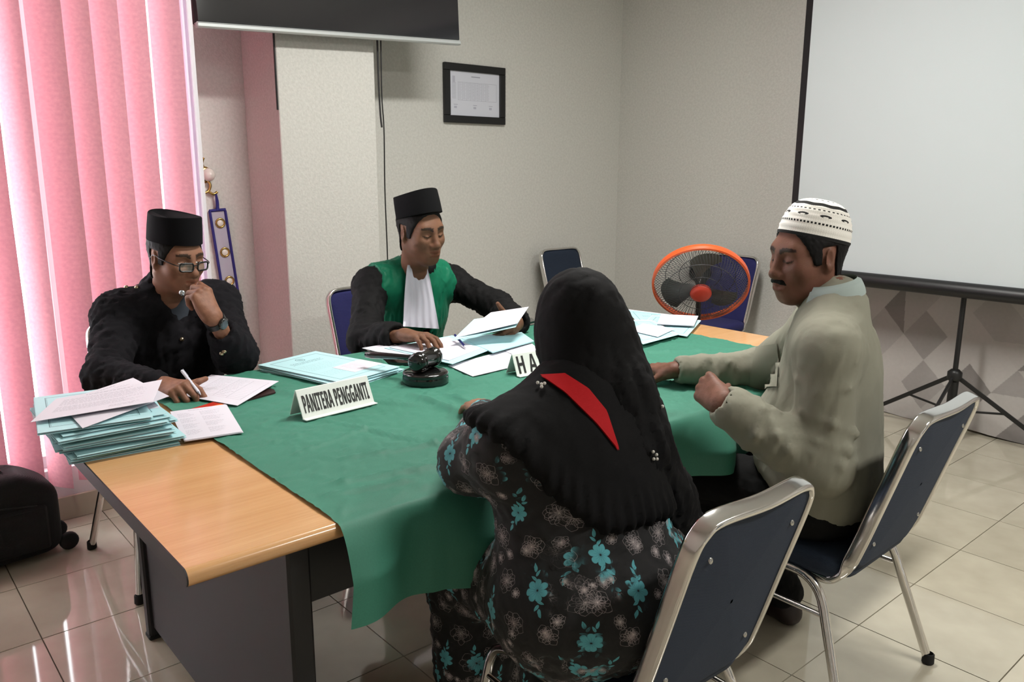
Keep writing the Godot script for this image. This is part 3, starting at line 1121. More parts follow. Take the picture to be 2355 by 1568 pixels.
func box_bar(a: Vector3, b: Vector3, w: float, d: float) -> Mb:
	var z := (b - a).normalized()
	var x := Vector3.UP.cross(z)
	if x.length() < 0.01:
		x = Vector3.RIGHT
	x = x.normalized()
	return box(mb(), (a + b) * 0.5, Vector3(d, w, a.distance_to(b)), 0.002, Basis(x, z.cross(x), z))


func backdrop_image() -> Image:
	# 3.46 m wide, 2.3 m high; drawn as a loose lattice of slanted squares in several greys
	var W := 1024
	var H := 680
	var im := Image.create(W, H, false, Image.FORMAT_RGB8)
	var r := RandomNumberGenerator.new()
	r.seed = 5
	var base := Color(0.70, 0.68, 0.665)
	var tones := {}
	var sc := 54.0
	for y in H:
		for x in W:
			var a := (x * 0.80 + y * 0.60) / sc
			var b := (-x * 0.72 + y * 0.69) / sc
			var key := Vector2i(floori(a), floori(b))
			if not tones.has(key):
				var q := r.randf()
				tones[key] = [0.0 if q < 0.45 else (0.05 if q < 0.68 else (0.11 if q < 0.86 else 0.20)), r.randi() % 4, r.randf()]
			var e: Array = tones[key]
			var fa := a - floorf(a)
			var fb := b - floorf(b)
			var d: float = e[0]
			# some squares are only half filled: triangles
			if e[1] == 1 and fa + fb > 1.0:
				d *= 0.15
			elif e[1] == 2 and fa > fb:
				d *= 0.25
			var n := 0.012 * noise.get_noise_2d(x * 0.13, y * 0.13)
			im.set_pixel(x, y, Color(base.r - d + n, base.g - d + n, base.b - d * 0.98 + n))
	return im


# ================================================================= fan
func build_fan() -> void:
	var c := on_u(1611, 652, 3.16)
	var t := thing("standing_fan", "orange-rimmed standing fan with a red hub beside the table", "fan", Vector3(c.x + 0.13, 0, c.z - 0.02))
	var org := mat(Color(0.84, 0.34, 0.15), 0.4)
	var dark := mat(Color(0.05, 0.05, 0.055), 0.45)
	var head := Node3D.new()
	# local axis of the head: +y out of the front grille, which leans down towards the room
	var view := (Vector3(0, CAM_H, 0) - c).normalized()
	var f := (view * 1.0 + Vector3(0.10, -0.74, 0.0)).normalized()
	var x := Vector3.UP.cross(f).normalized()
	var bs := Basis(x, f, x.cross(f))
	var xf := Transform3D(bs, c - t.position)
	var R := 0.222
	var ring := func(r: float, y: float, n: int) -> PackedVector3Array:
		var p := PackedVector3Array()
		for s in n:
			p.push_back(xf * Vector3(cos(TAU * s / n) * r, y, sin(TAU * s / n) * r))
		return p
	var rim := mb()
	lathe(rim, [Vector2(R - 0.004, -0.018), Vector2(R + 0.005, -0.016), Vector2(R + 0.007, 0.0), Vector2(R + 0.005, 0.016), Vector2(R - 0.004, 0.018), Vector2(R - 0.004, -0.018)], 56, xf, true)
	part("rim", rim, org, t)
	var wire := mat(Color(0.30, 0.30, 0.31), 0.4, 0.5)
	for side in [1.0, -1.0]:
		var g := mb()
		for k in 84:
			var a := TAU * k / 84.0 + (0.02 if side > 0 else 0.0)
			var tw: float = 0.30 * side
			var pts := PackedVector3Array()
			for s in 7:
				var q := s / 6.0
				var r := lerpf(0.045, R - 0.003, q)
				var y: float = side * 0.072 * sqrt(max(0.0, 1.0 - pow(q, 2.6)))
				var aa: float = a + tw * (1.0 - q)
				pts.push_back(xf * Vector3(cos(aa) * r, y, sin(aa) * r))
			tube(g, pts, 0.0011, 4)
		for rr in [0.10, 0.165]:
			var q: float = (rr - 0.045) / (R - 0.048)
			tube(g, ring.call(rr, side * 0.072 * sqrt(1.0 - pow(q, 2.6)), 40), 0.0016, 5, true)
		var gp := part("front_grille" if side > 0 else "rear_grille", g, wire, t)
		gp.set_meta("kind", "stuff")
	var cap := mb()
	lathe(cap, [Vector2(0.050, 0.060), Vector2(0.051, 0.070), Vector2(0.046, 0.080), Vector2(0.030, 0.086), Vector2(0.0, 0.088)], 24, xf)
	part("hub_cap", cap, mat(Color(0.76, 0.24, 0.17), 0.45), t)
	var blm := mat(Color(0.30, 0.30, 0.29), 0.4)
	for k in 3:
		var b := mb()
		var a0 := TAU * k / 3.0 - PI * 0.5 - 0.12
		grid(b, 8, 8, func(i, j):
			var q: float = i / 8.0
			var s: float = j / 8.0
			var r := lerpf(0.03, 0.192 - 0.03 * pow(absf(s - 0.45) * 2.0, 3.0), q)
			var half := lerpf(0.25, 0.50, q)
			var aa := a0 + (s - 0.5) * 2.0 * half + 0.25 * q
			return xf * Vector3(cos(aa) * r, 0.028 - s * 0.045, sin(aa) * r))
		part("blade", b, blm, t)
	var mo := mb()
	lathe(mo, [Vector2(0.0, -0.16), Vector2(0.035, -0.155), Vector2(0.05, -0.12), Vector2(0.052, -0.07), Vector2(0.030, -0.03), Vector2(0.014, 0.03), Vector2(0.0, 0.03)], 20, xf)
	part("motor", mo, dark, t)
	var neck: Vector3 = xf * Vector3(0, -0.09, 0)
	part("pole", tube(mb(), PackedVector3Array([Vector3(neck.x, 0.03, neck.z), Vector3(neck.x, 0.40, neck.z), Vector3(neck.x, 0.405, neck.z), neck + Vector3(0, -0.02, 0)]), [0.018, 0.018, 0.013, 0.013], 12), dark, t)
	part("base", lathe(mb(), [Vector2(0.0, 0.0), Vector2(0.17, 0.0), Vector2(0.175, 0.008), Vector2(0.16, 0.025), Vector2(0.06, 0.045), Vector2(0.02, 0.06), Vector2(0.0, 0.06)], 28, Transform3D(Basis.IDENTITY, Vector3(neck.x, 0, neck.z))), dark, t)


# ================================================================= bag by the window
func build_bag() -> void:
	var t := thing("travel_bag", "black soft-sided bag standing on the floor under the window blind", "bag", uhv(0.30, 0, 3.30), deg_to_rad(4.0))
	var fab := mat(Color(0.085, 0.083, 0.09), 0.8)
	fab.normal_enabled = true
	fab.normal_texture = M.weave
	fab.normal_scale = 0.4
	triplanar(fab, 8.0, false)
	var b := mb()
	var half := Vector3(0.25, 0.165, 0.105)
	grid(b, 48, 24, func(i, j):
		var a: float = TAU * i / 48.0
		var p: float = PI * (j / 24.0 - 0.5)
		var e := 0.27
		var cx := signf(cos(a)) * pow(absf(cos(a)), e) * pow(absf(cos(p)), e)
		var cz := -signf(sin(a)) * pow(absf(sin(a)), e) * pow(absf(cos(p)), e)
		var cy := signf(sin(p)) * pow(absf(sin(p)), e)
		var q := Vector3(cx * half.x, cy * half.y + half.y + 0.012, cz * half.z)
		q.y -= 0.055 * smoothstep(0.10, 0.26, q.x) * smoothstep(0.1, 0.33, q.y)
		q += Vector3(0, 0, 1) * 0.006 * noise.get_noise_3d(q.x * 9.0, q.y * 9.0, q.z * 5.0)
		return q, true)
	part("body", b, fab, t)
	var pk := mb()
	box(pk, Vector3(0.04, 0.13, 0.108), Vector3(0.32, 0.17, 0.02), 0.009)
	part("front_pocket", pk, fab, t)
	part("zip", tube(mb(), curve([Vector3(-0.20, 0.225, 0.106), Vector3(0.0, 0.24, 0.108), Vector3(0.17, 0.215, 0.106)], 6), 0.003, 6), M.black_plastic, t)
	part("handle", tube(mb(), curve([Vector3(-0.09, 0.335, 0), Vector3(-0.06, 0.362, 0), Vector3(0.06, 0.360, 0), Vector3(0.09, 0.330, 0)], 6), 0.009, 8), M.black_plastic, t)
	for z in [-0.07, 0.07]:
		part("wheel", lathe(mb(), [Vector2(0.0, -0.012), Vector2(0.028, -0.012), Vector2(0.034, -0.006), Vector2(0.034, 0.006), Vector2(0.028, 0.012), Vector2(0.0, 0.012)], 18, Transform3D(Basis(Vector3.RIGHT, PI * 0.5), Vector3(0.268, 0.034, z))), M.rubber, t)
	for sx in [-1.0, 1.0]:
		part("stud", lathe(mb(), [Vector2(0.0, 0.008), Vector2(0.008, 0.006), Vector2(0.01, 0.0)], 10, Transform3D(Basis(Vector3.RIGHT, PI * 0.5), Vector3(-0.11 + sx * 0.012, 0.035, 0.105))), M.steel_leg, t)


# ================================================================= papers and desk things
func text_lines(im: Image, r: Rect2i, rows: int, c: Color, rg: RandomNumberGenerator, ragged := 0.25, th := 2) -> void:
	for k in rows:
		var y: int = r.position.y + r.size.y * k / rows
		var x: int = r.position.x
		var end: int = r.position.x + int(r.size.x * (1.0 - rg.randf() * ragged))
		while x < end:
			var w: int = rg.randi_range(5, 20)
			im.fill_rect(Rect2i(x, y, min(w, end - x), th), c)
			x += w + 4


func document_image(seed_: int, style: int) -> Image:
	var rg := RandomNumberGenerator.new()
	rg.seed = seed_
	var im := Image.create(384, 544, false, Image.FORMAT_RGB8)
	im.fill(Color(1, 1, 1))
	var ink := Color(0.50, 0.50, 0.54)
	if style == 0:          # letter
		text_lines(im, Rect2i(110, 34, 170, 24), 2, ink, rg, 0.1, 3)
		text_lines(im, Rect2i(40, 84, 300, 150), 11, ink, rg)
		text_lines(im, Rect2i(40, 256, 300, 130), 10, ink, rg)
		text_lines(im, Rect2i(230, 420, 110, 60), 5, ink, rg)
	elif style == 1:        # form with short columns
		text_lines(im, Rect2i(120, 30, 150, 12), 1, ink, rg, 0.1, 4)
		for k in 4:
			text_lines(im, Rect2i(36, 74 + k * 108, 120, 84), 6, ink, rg, 0.5, 2)
			text_lines(im, Rect2i(190, 74 + k * 108, 150, 84), 6, ink, rg, 0.5, 2)
	else:                   # table
		for k in 14:
			im.fill_rect(Rect2i(30, 60 + k * 30, 324, 1), ink)
		for x in [30, 80, 190, 270, 353]:
			im.fill_rect(Rect2i(x, 60, 1, 391), ink)
		text_lines(im, Rect2i(86, 70, 98, 380), 13, ink, rg, 0.4)
		text_lines(im, Rect2i(196, 70, 68, 380), 13, ink, rg, 0.4)
	return im


func folder_image() -> Image:
	var rg := RandomNumberGenerator.new()
	rg.seed = 77
	var im := Image.create(400, 560, false, Image.FORMAT_RGB8)
	im.fill(Color(1, 1, 1))
	var ink := Color(0.47, 0.55, 0.57)
	for e in [[40, 40, 320, 3], [40, 500, 320, 3], [40, 40, 3, 460], [357, 40, 3, 460], [46, 46, 308, 1], [46, 494, 308, 1], [46, 46, 1, 448], [353, 46, 1, 448]]:
		im.fill_rect(Rect2i(e[0], e[1], e[2], e[3]), ink)
	# round seal near the head
	for y in range(60, 112):
		for x in range(174, 226):
			var d := Vector2(x - 200, y - 86).length()
			if (d < 25 and d > 21) or (d < 16 and (x + y) % 5 < 2):
				im.set_pixel(x, y, ink)
	text_lines(im, Rect2i(90, 126, 220, 40), 3, ink, rg, 0.2, 4)
	text_lines(im, Rect2i(70, 200, 260, 110), 6, ink.lerp(Color.WHITE, 0.4), rg, 0.4, 2)
	text_lines(im, Rect2i(70, 350, 200, 80), 4, ink.lerp(Color.WHITE, 0.4), rg, 0.4, 2)
	return im


var docs := []


# a sheet (or pad) through four corner points a, b, c, d (a -> b is the top edge of the page), `thick` deep, bulging by `bow`
func sheet(a: Vector3, b: Vector3, c: Vector3, d: Vector3, thick: float, bow := 0.0, n := 8) -> Mb:
	var m := mb()
	var f := func(i: int, j: int, off: float) -> Vector3:
		var s := i / float(n)
		var t := 1.0 - j / float(n)
		var p := a.lerp(b, s).lerp(d.lerp(c, s), t)
		return p + Vector3(0, off + bow * sin(PI * s) * sin(PI * t), 0)
	grid(m, n, n, func(i, j): return f.call(i, j, thick))
	grid(m, n, n, func(i, j): return f.call(n - i, j, 0.0))
	for e in 4:
		var k := m.v.size()
		for q in n + 1:
			var ij := [Vector2i(q, 0), Vector2i(n, q), Vector2i(n - q, n), Vector2i(0, n - q)][e] as Vector2i
			m.vert(f.call(ij.x, ij.y, 0.0), Vector2(0.01, 0.01))
			m.vert(f.call(ij.x, ij.y, thick), Vector2(0.01, 0.01))
		for q in n:
			m.quad(k + q * 2, k + q * 2 + 2, k + q * 2 + 3, k + q * 2 + 1)
	return m


func px_sheet(px: Array, hs: Array, thick: float, bow := 0.0) -> Mb:
	var p := []
	for k in 4:
		p.append(on_h(px[k][0], px[k][1], hs[k] if hs.size() == 4 else hs[0]))
	# make sure that the outside is up
	var up: Vector3 = (p[1] - p[0]).cross(p[3] - p[0])
	if up.y > 0.0:
		return sheet(p[1], p[0], p[3], p[2], thick, bow)
	return sheet(p[0], p[1], p[2], p[3], thick, bow)


# a case folder: two pale blue covers with a few pages between
func folder_at(c: Vector3, turn: float, size: Vector2, label: String, group: String, tilt := Vector2.ZERO, slip := true, thick := 0.006, curl := 0.0) -> Node3D:
	var t := thing("case_folder", label, "folder", c, turn, group)
	var hx := size.x * 0.5
	var hz := size.y * 0.5
	var cn := func(x: float, z: float, y: float) -> Vector3: return Vector3(x, y + tilt.x * x + tilt.y * z, z)
	var slab := func(y: float, th: float, gx: float, gz: float, bow: float) -> Mb:
		return sheet(cn.call(-hx + gx, -hz + gz, y), cn.call(hx - gx, -hz + gz, y), cn.call(hx - gx, hz - gz, y), cn.call(-hx + gx, hz - gz, y), th, bow, 6)
	part("back_cover", slab.call(0.0, 0.0008, 0.0, 0.0, curl), M.folder, t)
	part("pages", slab.call(0.0009, thick - 0.0018, 0.006, 0.008, curl), M.paper, t)
	var cover := part("front_cover", slab.call(thick - 0.0008, 0.0008, 0.001, 0.001, curl), M.folder_print, t)
	if slip:
		part("label_slip", sheet(cn.call(-hx * 0.1, hz * 0.15, thick + 0.0003), cn.call(hx * 0.98, hz * 0.10, thick + 0.0003), cn.call(hx * 0.98, hz * 0.62, thick + 0.0003), cn.call(-hx * 0.1, hz * 0.66, thick + 0.0003), 0.0004, curl, 4), docs[2], cover)
	return t


func build_table_things() -> void:
	for k in 4:
		var m := mat(Color(0.84, 0.825, 0.86), 0.75)
		m.albedo_texture = tex(document_image(100 + k, [0, 1, 2, 0][k]))
		docs.append(m)
	var fm := mat(Color(0.70, 0.86, 0.88), 0.6)
	fm.albedo_texture = tex(folder_image())
	M.folder_print = fm

	# --- the tall stack of case folders at the table's left end
	var n := 14
	for k in n:
		var f := k / float(n - 1)
		var th := 0.0058
		var h := T_H + 0.0005 + k * th
		var c := uhv(0.512 + 0.014 * sin(k * 2.3) - 0.03 * f, h, 2.16 + 0.018 * sin(k * 1.7) + 0.02 * f)
		var lab := "pale blue case folder, %s up from the table in the tall stack" % ["first", "second", "third", "fourth", "fifth", "sixth", "seventh", "eighth", "ninth", "tenth", "eleventh", "twelfth", "thirteenth", "topmost, fourteenth"][k]
		folder_at(c, deg_to_rad(rng.randf_range(-7, 7) - 4.0), Vector2(0.245, 0.345), lab, "folders stacked at the table end", Vector2(0.0, 0.0), k % 2 == 0, th - 0.0003)
	var top_h := T_H + n * 0.0058 + 0.002
	# loose white sheets on that stack
	single("paper_sheet", px_sheet([[135, 925], [306, 869], [389, 911], [190, 985]], [top_h + 0.003, top_h + 0.012, top_h + 0.012, top_h + 0.002], 0.0006, 0.004), docs[0], "white printed sheet half covered on top of the tall folder stack", "paper")
	single("paper_sheet", px_sheet([[129, 917], [373, 873], [352, 924], [70, 971]], [top_h + 0.010, top_h + 0.030, top_h + 0.022, top_h + 0.006], 0.0006, -0.004), docs[3], "white printed sheet lying uppermost on the tall folder stack", "paper")
	# --- white forms beside the stack
	for k in 4:
		var dx := [0, 4, 2, -1][k] as int
		single("form_sheet", px_sheet([[392 + dx, 950 - k], [516 + dx, 928 + k], [556 + dx, 996 - k], [424 + dx, 1016 - k]], [T_H + 0.009 + k * 0.0012], 0.0009, 0.002), docs[1], ["white form at the bottom of the small pile beside the folder stack", "second white form from the bottom of the small pile beside the folder stack", "third white form in the small pile beside the folder stack", "white printed form on top of the small pile beside the folder stack"][k], "form", "small pile of forms")
	# --- sheet the clerk writes on
	single("paper_sheet", px_sheet([[486, 862], [641, 877], [546, 933], [405, 908]], [T_H + 0.012, T_H + 0.022, T_H + 0.014, T_H + 0.010], 0.0012, 0.003), docs[2], "white form under the writing hand of the man by the window", "paper")
	# --- red pass with a metal clip
	var card := thing("name_pass", "small red and orange pass with a metal clip on the green cloth", "card", on_h(478, 938, T_H + 0.008), deg_to_rad(20))
	part("card", box(mb(), Vector3(0, 0.002, 0), Vector3(0.085, 0.0025, 0.054), 0.001), mat(Color(0.72, 0.16, 0.07), 0.35), card)
	part("stripe", box(mb(), Vector3(0, 0.0036, 0.012), Vector3(0.08, 0.0006, 0.012)), mat(Color(0.88, 0.42, 0.16), 0.35), card)
	part("clip", box(mb(), Vector3(-0.058, 0.003, 0.0), Vector3(0.026, 0.005, 0.013), 0.001), M.steel_leg, card)
	single("notebook", px_sheet([[560, 905], [628, 895], [634, 905], [570, 922]], [T_H + 0.007], 0.005), mat(Color(0.16, 0.05, 0.04), 0.5), "dark red notebook corner sticking out under the white form", "notebook")
	# --- folders in front of the robe-wearer's left: three on each other
	var q := [on_h(610, 838, T_H + 0.02), on_h(745, 806, T_H + 0.02), on_h(906, 852, T_H + 0.02), on_h(770, 893, T_H + 0.02)]
	var cc: Vector3 = (q[0] + q[1] + q[2] + q[3]) * 0.25
	var dir: Vector3 = ((q[1] - q[0]) + (q[2] - q[3])).normalized()
	var ang := atan2(-dir.z, dir.x)
	for k in 3:
		folder_at(Vector3(cc.x + [0.01, -0.006, 0.0][k], T_H + 0.008 + k * 0.0062, cc.z + [0.006, 0.004, 0.0][k]), ang + deg_to_rad([4.0, -3.0, 0.0][k]), Vector2(q[0].distance_to(q[1]) * 0.98, q[1].distance_to(q[2]) * 0.98), ["pale blue case folder at the bottom of three beside the gavel", "pale blue case folder in the middle of three beside the gavel", "pale blue case folder with a white slip on top of three beside the gavel"][k], "three folders beside the gavel", Vector2.ZERO, k == 2, 0.006)
	# --- gavel on its block
	var gb := on_h(979, 878, T_H + 0.008)
	var blk := mb()
	lathe(blk, [Vector2(0.0, 0.0), Vector2(0.070, 0.0), Vector2(0.074, 0.004), Vector2(0.073, 0.022), Vector2(0.070, 0.027), Vector2(0.073, 0.031), Vector2(0.070, 0.036), Vector2(0.058, 0.040), Vector2(0.030, 0.0405), Vector2(0.0, 0.0405)], 40, Transform3D(Basis.IDENTITY, gb))
	single("sound_block", blk, M.black_gloss, "round black wooden sound block under the gavel", "block")
	var g := thing("gavel", "black wooden gavel resting on its round block", "gavel", gb + Vector3(0.004, 0.041, -0.004), deg_to_rad(22.0))
	var hx2 := Transform3D(Basis(Vector3(0, 0, 1), -PI * 0.5), Vector3(0, 0.031, 0))
	part("head", lathe(mb(), [Vector2(0.0, -0.062), Vector2(0.022, -0.061), Vector2(0.029, -0.056), Vector2(0.031, -0.046), Vector2(0.030, -0.040), Vector2(0.026, -0.038), Vector2(0.030, -0.035), Vector2(0.031, -0.030), Vector2(0.027, -0.027), Vector2(0.0275, 0.0), Vector2(0.027, 0.027), Vector2(0.031, 0.030), Vector2(0.030, 0.035), Vector2(0.026, 0.038), Vector2(0.030, 0.040), Vector2(0.031, 0.046), Vector2(0.029, 0.056), Vector2(0.022, 0.061), Vector2(0.0, 0.062)], 28, hx2), M.black_gloss, g)
	part("handle", lathe(mb(), [Vector2(0.0, 0.0), Vector2(0.009, 0.0), Vector2(0.008, 0.05), Vector2(0.010, 0.12), Vector2(0.012, 0.19), Vector2(0.009, 0.215), Vector2(0.0, 0.22)], 14, Transform3D(Basis(Vector3.RIGHT, -PI * 0.5 - 0.06), Vector3(0, 0.034, -0.02))), M.black_gloss, g)
	# --- name plates
	name_plate(on_h(698, 966, T_H + 0.010), on_h(862, 926, T_H + 0.010), 0.083, "PANITERA PENGGANTI", 0.60, "white desk name plate reading PANITERA PENGGANTI")
	var np := on_h(1190, 866, T_H + 0.009)
	name_plate(np, np + Vector3(0.235, 0, 0.02), 0.075, "H A K I M", 0.80, "white desk name plate reading HAKIM half hidden by the black headscarf")
	# --- the judge's open file
	var z := T_H + 0.009
	single("writing_case", px_sheet([[838, 800], [965, 826], [958, 840], [880, 838]], [z], 0.008), M.black_gloss, "black writing case under the papers beside the gavel", "case")
	single("paper_sheet", px_sheet([[833, 801], [900, 790], [1000, 824], [955, 832]], [z + 0.010], 0.002, 0.001), docs[0], "pinkish white sheet sticking out left of the open file", "paper")
	var of := thing("open_file", "open pale blue case file in front of the man in the robe", "folder", Vector3.ZERO)
	part("left_cover", px_sheet([[884, 801], [1040, 772], [1140, 800], [1040, 838]], [z + 0.013], 0.002, 0.002), M.folder, of)
	part("right_cover", px_sheet([[1050, 775], [1200, 766], [1228, 786], [1133, 812]], [z + 0.013, z + 0.012, z + 0.010, z + 0.013], 0.004, 0.003), M.folder, of)
	part("pages", px_sheet([[896, 800], [1030, 777], [1106, 802], [1032, 830]], [z + 0.0155], 0.003, 0.002), docs[2], of)
	single("paper_sheet", px_sheet([[1031, 841], [1159, 807], [1214, 836], [1087, 866]], [z + 0.001], 0.0016, 0.001), docs[0], "white printed sheet on the cloth between gavel and name plate", "paper")
	single("paper_sheet", px_sheet([[1160, 807], [1222, 789], [1250, 815], [1194, 822]], [z + 0.003], 0.0014, 0.001), docs[3], "white sheet half hidden behind the black headscarf", "paper")
	single("mobile_phone", px_sheet([[1196, 741], [1222, 735], [1232, 742], [1206, 748]], [T_H + 0.012], 0.009), M.black_gloss, "black mobile phone near the back edge of the table", "phone")
	# --- papers the judge holds up
	var hp := [on_v(1129, 719, 2.44), on_v(1216, 706, 2.36), on_v(1190, 744, 2.26), on_v(1052, 776, 2.36)]
	held_paper = hp
	single("paper_sheet", sheet(hp[0], hp[1], hp[2], hp[3], 0.0015, -0.012), docs[3], "white printed sheets held up in the hand of the man in the robe", "paper")
	single("paper_sheet", sheet(hp[0] + Vector3(-0.10, -0.012, 0.02), hp[1] + Vector3(-0.03, -0.016, 0.01), hp[2] + Vector3(-0.012, -0.012, 0.004), hp[3] + Vector3(-0.03, -0.008, 0.004), 0.0012, -0.012), M.folder, "pale blue sheet held behind the raised white sheets", "paper")
	# --- folders at the table's right end
	var r1 := [[1433, 722], [1521, 727], [1578, 772], [1480, 792]]
	folder_px([[1440, 712], [1560, 727], [1600, 752], [1490, 770]], z - 0.004, "pale blue case folder lowest in the spread by the fan")
	folder_px([[1500, 726], [1612, 738], [1580, 774], [1470, 755]], z + 0.002, "pale blue case folder with a bent corner in the spread by the fan")
	folder_px([[1400, 735], [1500, 738], [1560, 770], [1479, 792]], z + 0.008, "pale blue case folder nearest the table middle in the spread by the fan")
	single("paper_slip", px_sheet([[1521, 724], [1606, 728], [1596, 750], [1511, 746]], [z + 0.017], 0.004), docs[2], "white printed slip at the fan side of the folder spread", "paper")
	single("paper_slip", px_sheet([[1478, 744], [1553, 756], [1513, 775], [1449, 760]], [z + 0.017], 0.001), docs[2], "white printed slip on the folder beside the black headscarf", "paper")


var held_paper := []


func folder_px(px: Array, h: float, label: String) -> void:
	var t := thing("case_folder", label, "folder", Vector3.ZERO, 0.0, "folders spread by the fan")
	part("back_cover", px_sheet(px, [h], 0.0009), M.folder, t)
	part("pages", px_sheet(px, [h + 0.001], 0.0035), M.paper, t)
	part("front_cover", px_sheet(px, [h + 0.0047], 0.0009), M.folder_print, t)


# tent-shaped plate whose lower front edge runs from a to b
func name_plate(a: Vector3, b: Vector3, height: float, words: String, squeeze: float, label: String) -> void:
	var w := a.distance_to(b)
	var t := thing("name_plate", label, "name plate", (a + b) * 0.5, atan2(-(b - a).z, (b - a).x))
	var m := mat(Color(0.88, 0.90, 0.88), 0.35)
	var lean := deg_to_rad(-24.0)
	var fb := Basis(Vector3.RIGHT, lean)
	part("front_face", box(mb(), fb * Vector3(0, height * 0.5, -0.002), Vector3(w, height, 0.003), 0.0008, fb), m, t)
	var top: Vector3 = fb * Vector3(0, height, -0.002)
	var bb := Basis(Vector3.RIGHT, -lean)
	part("rear_face", box(mb(), top + bb * Vector3(0, -height * 0.5, -0.001), Vector3(w, height, 0.003), 0.0008, bb), m, t)
	part("base_lip", box(mb(), Vector3(0, 0.0015, 0.004), Vector3(w, 0.003, 0.022), 0.0008), m, t)
	var tm := TextMesh.new()
	var f := SystemFont.new()
	f.font_names = PackedStringArray(["Droid Sans"])
	f.font_weight = 700
	tm.font = f
	tm.text = words
	tm.font_size = 64
	tm.pixel_size = 0.001
	tm.depth = 0.01
	var ab := tm.get_aabb()
	var o := MeshInstance3D.new()
	o.name = "lettering"
	o.mesh = tm
	o.material_override = mat(Color(0.05, 0.05, 0.055), 0.5)
	t.add_child(o)
	var sx := w * 0.90 / ab.size.x
	var sy := height * squeeze / ab.size.y
	o.transform = Transform3D(fb * Basis.from_scale(Vector3(sx, sy, 0.08)), fb * Vector3(-ab.get_center().x * sx, height * 0.5 - ab.get_center().y * sy, 0.0002))


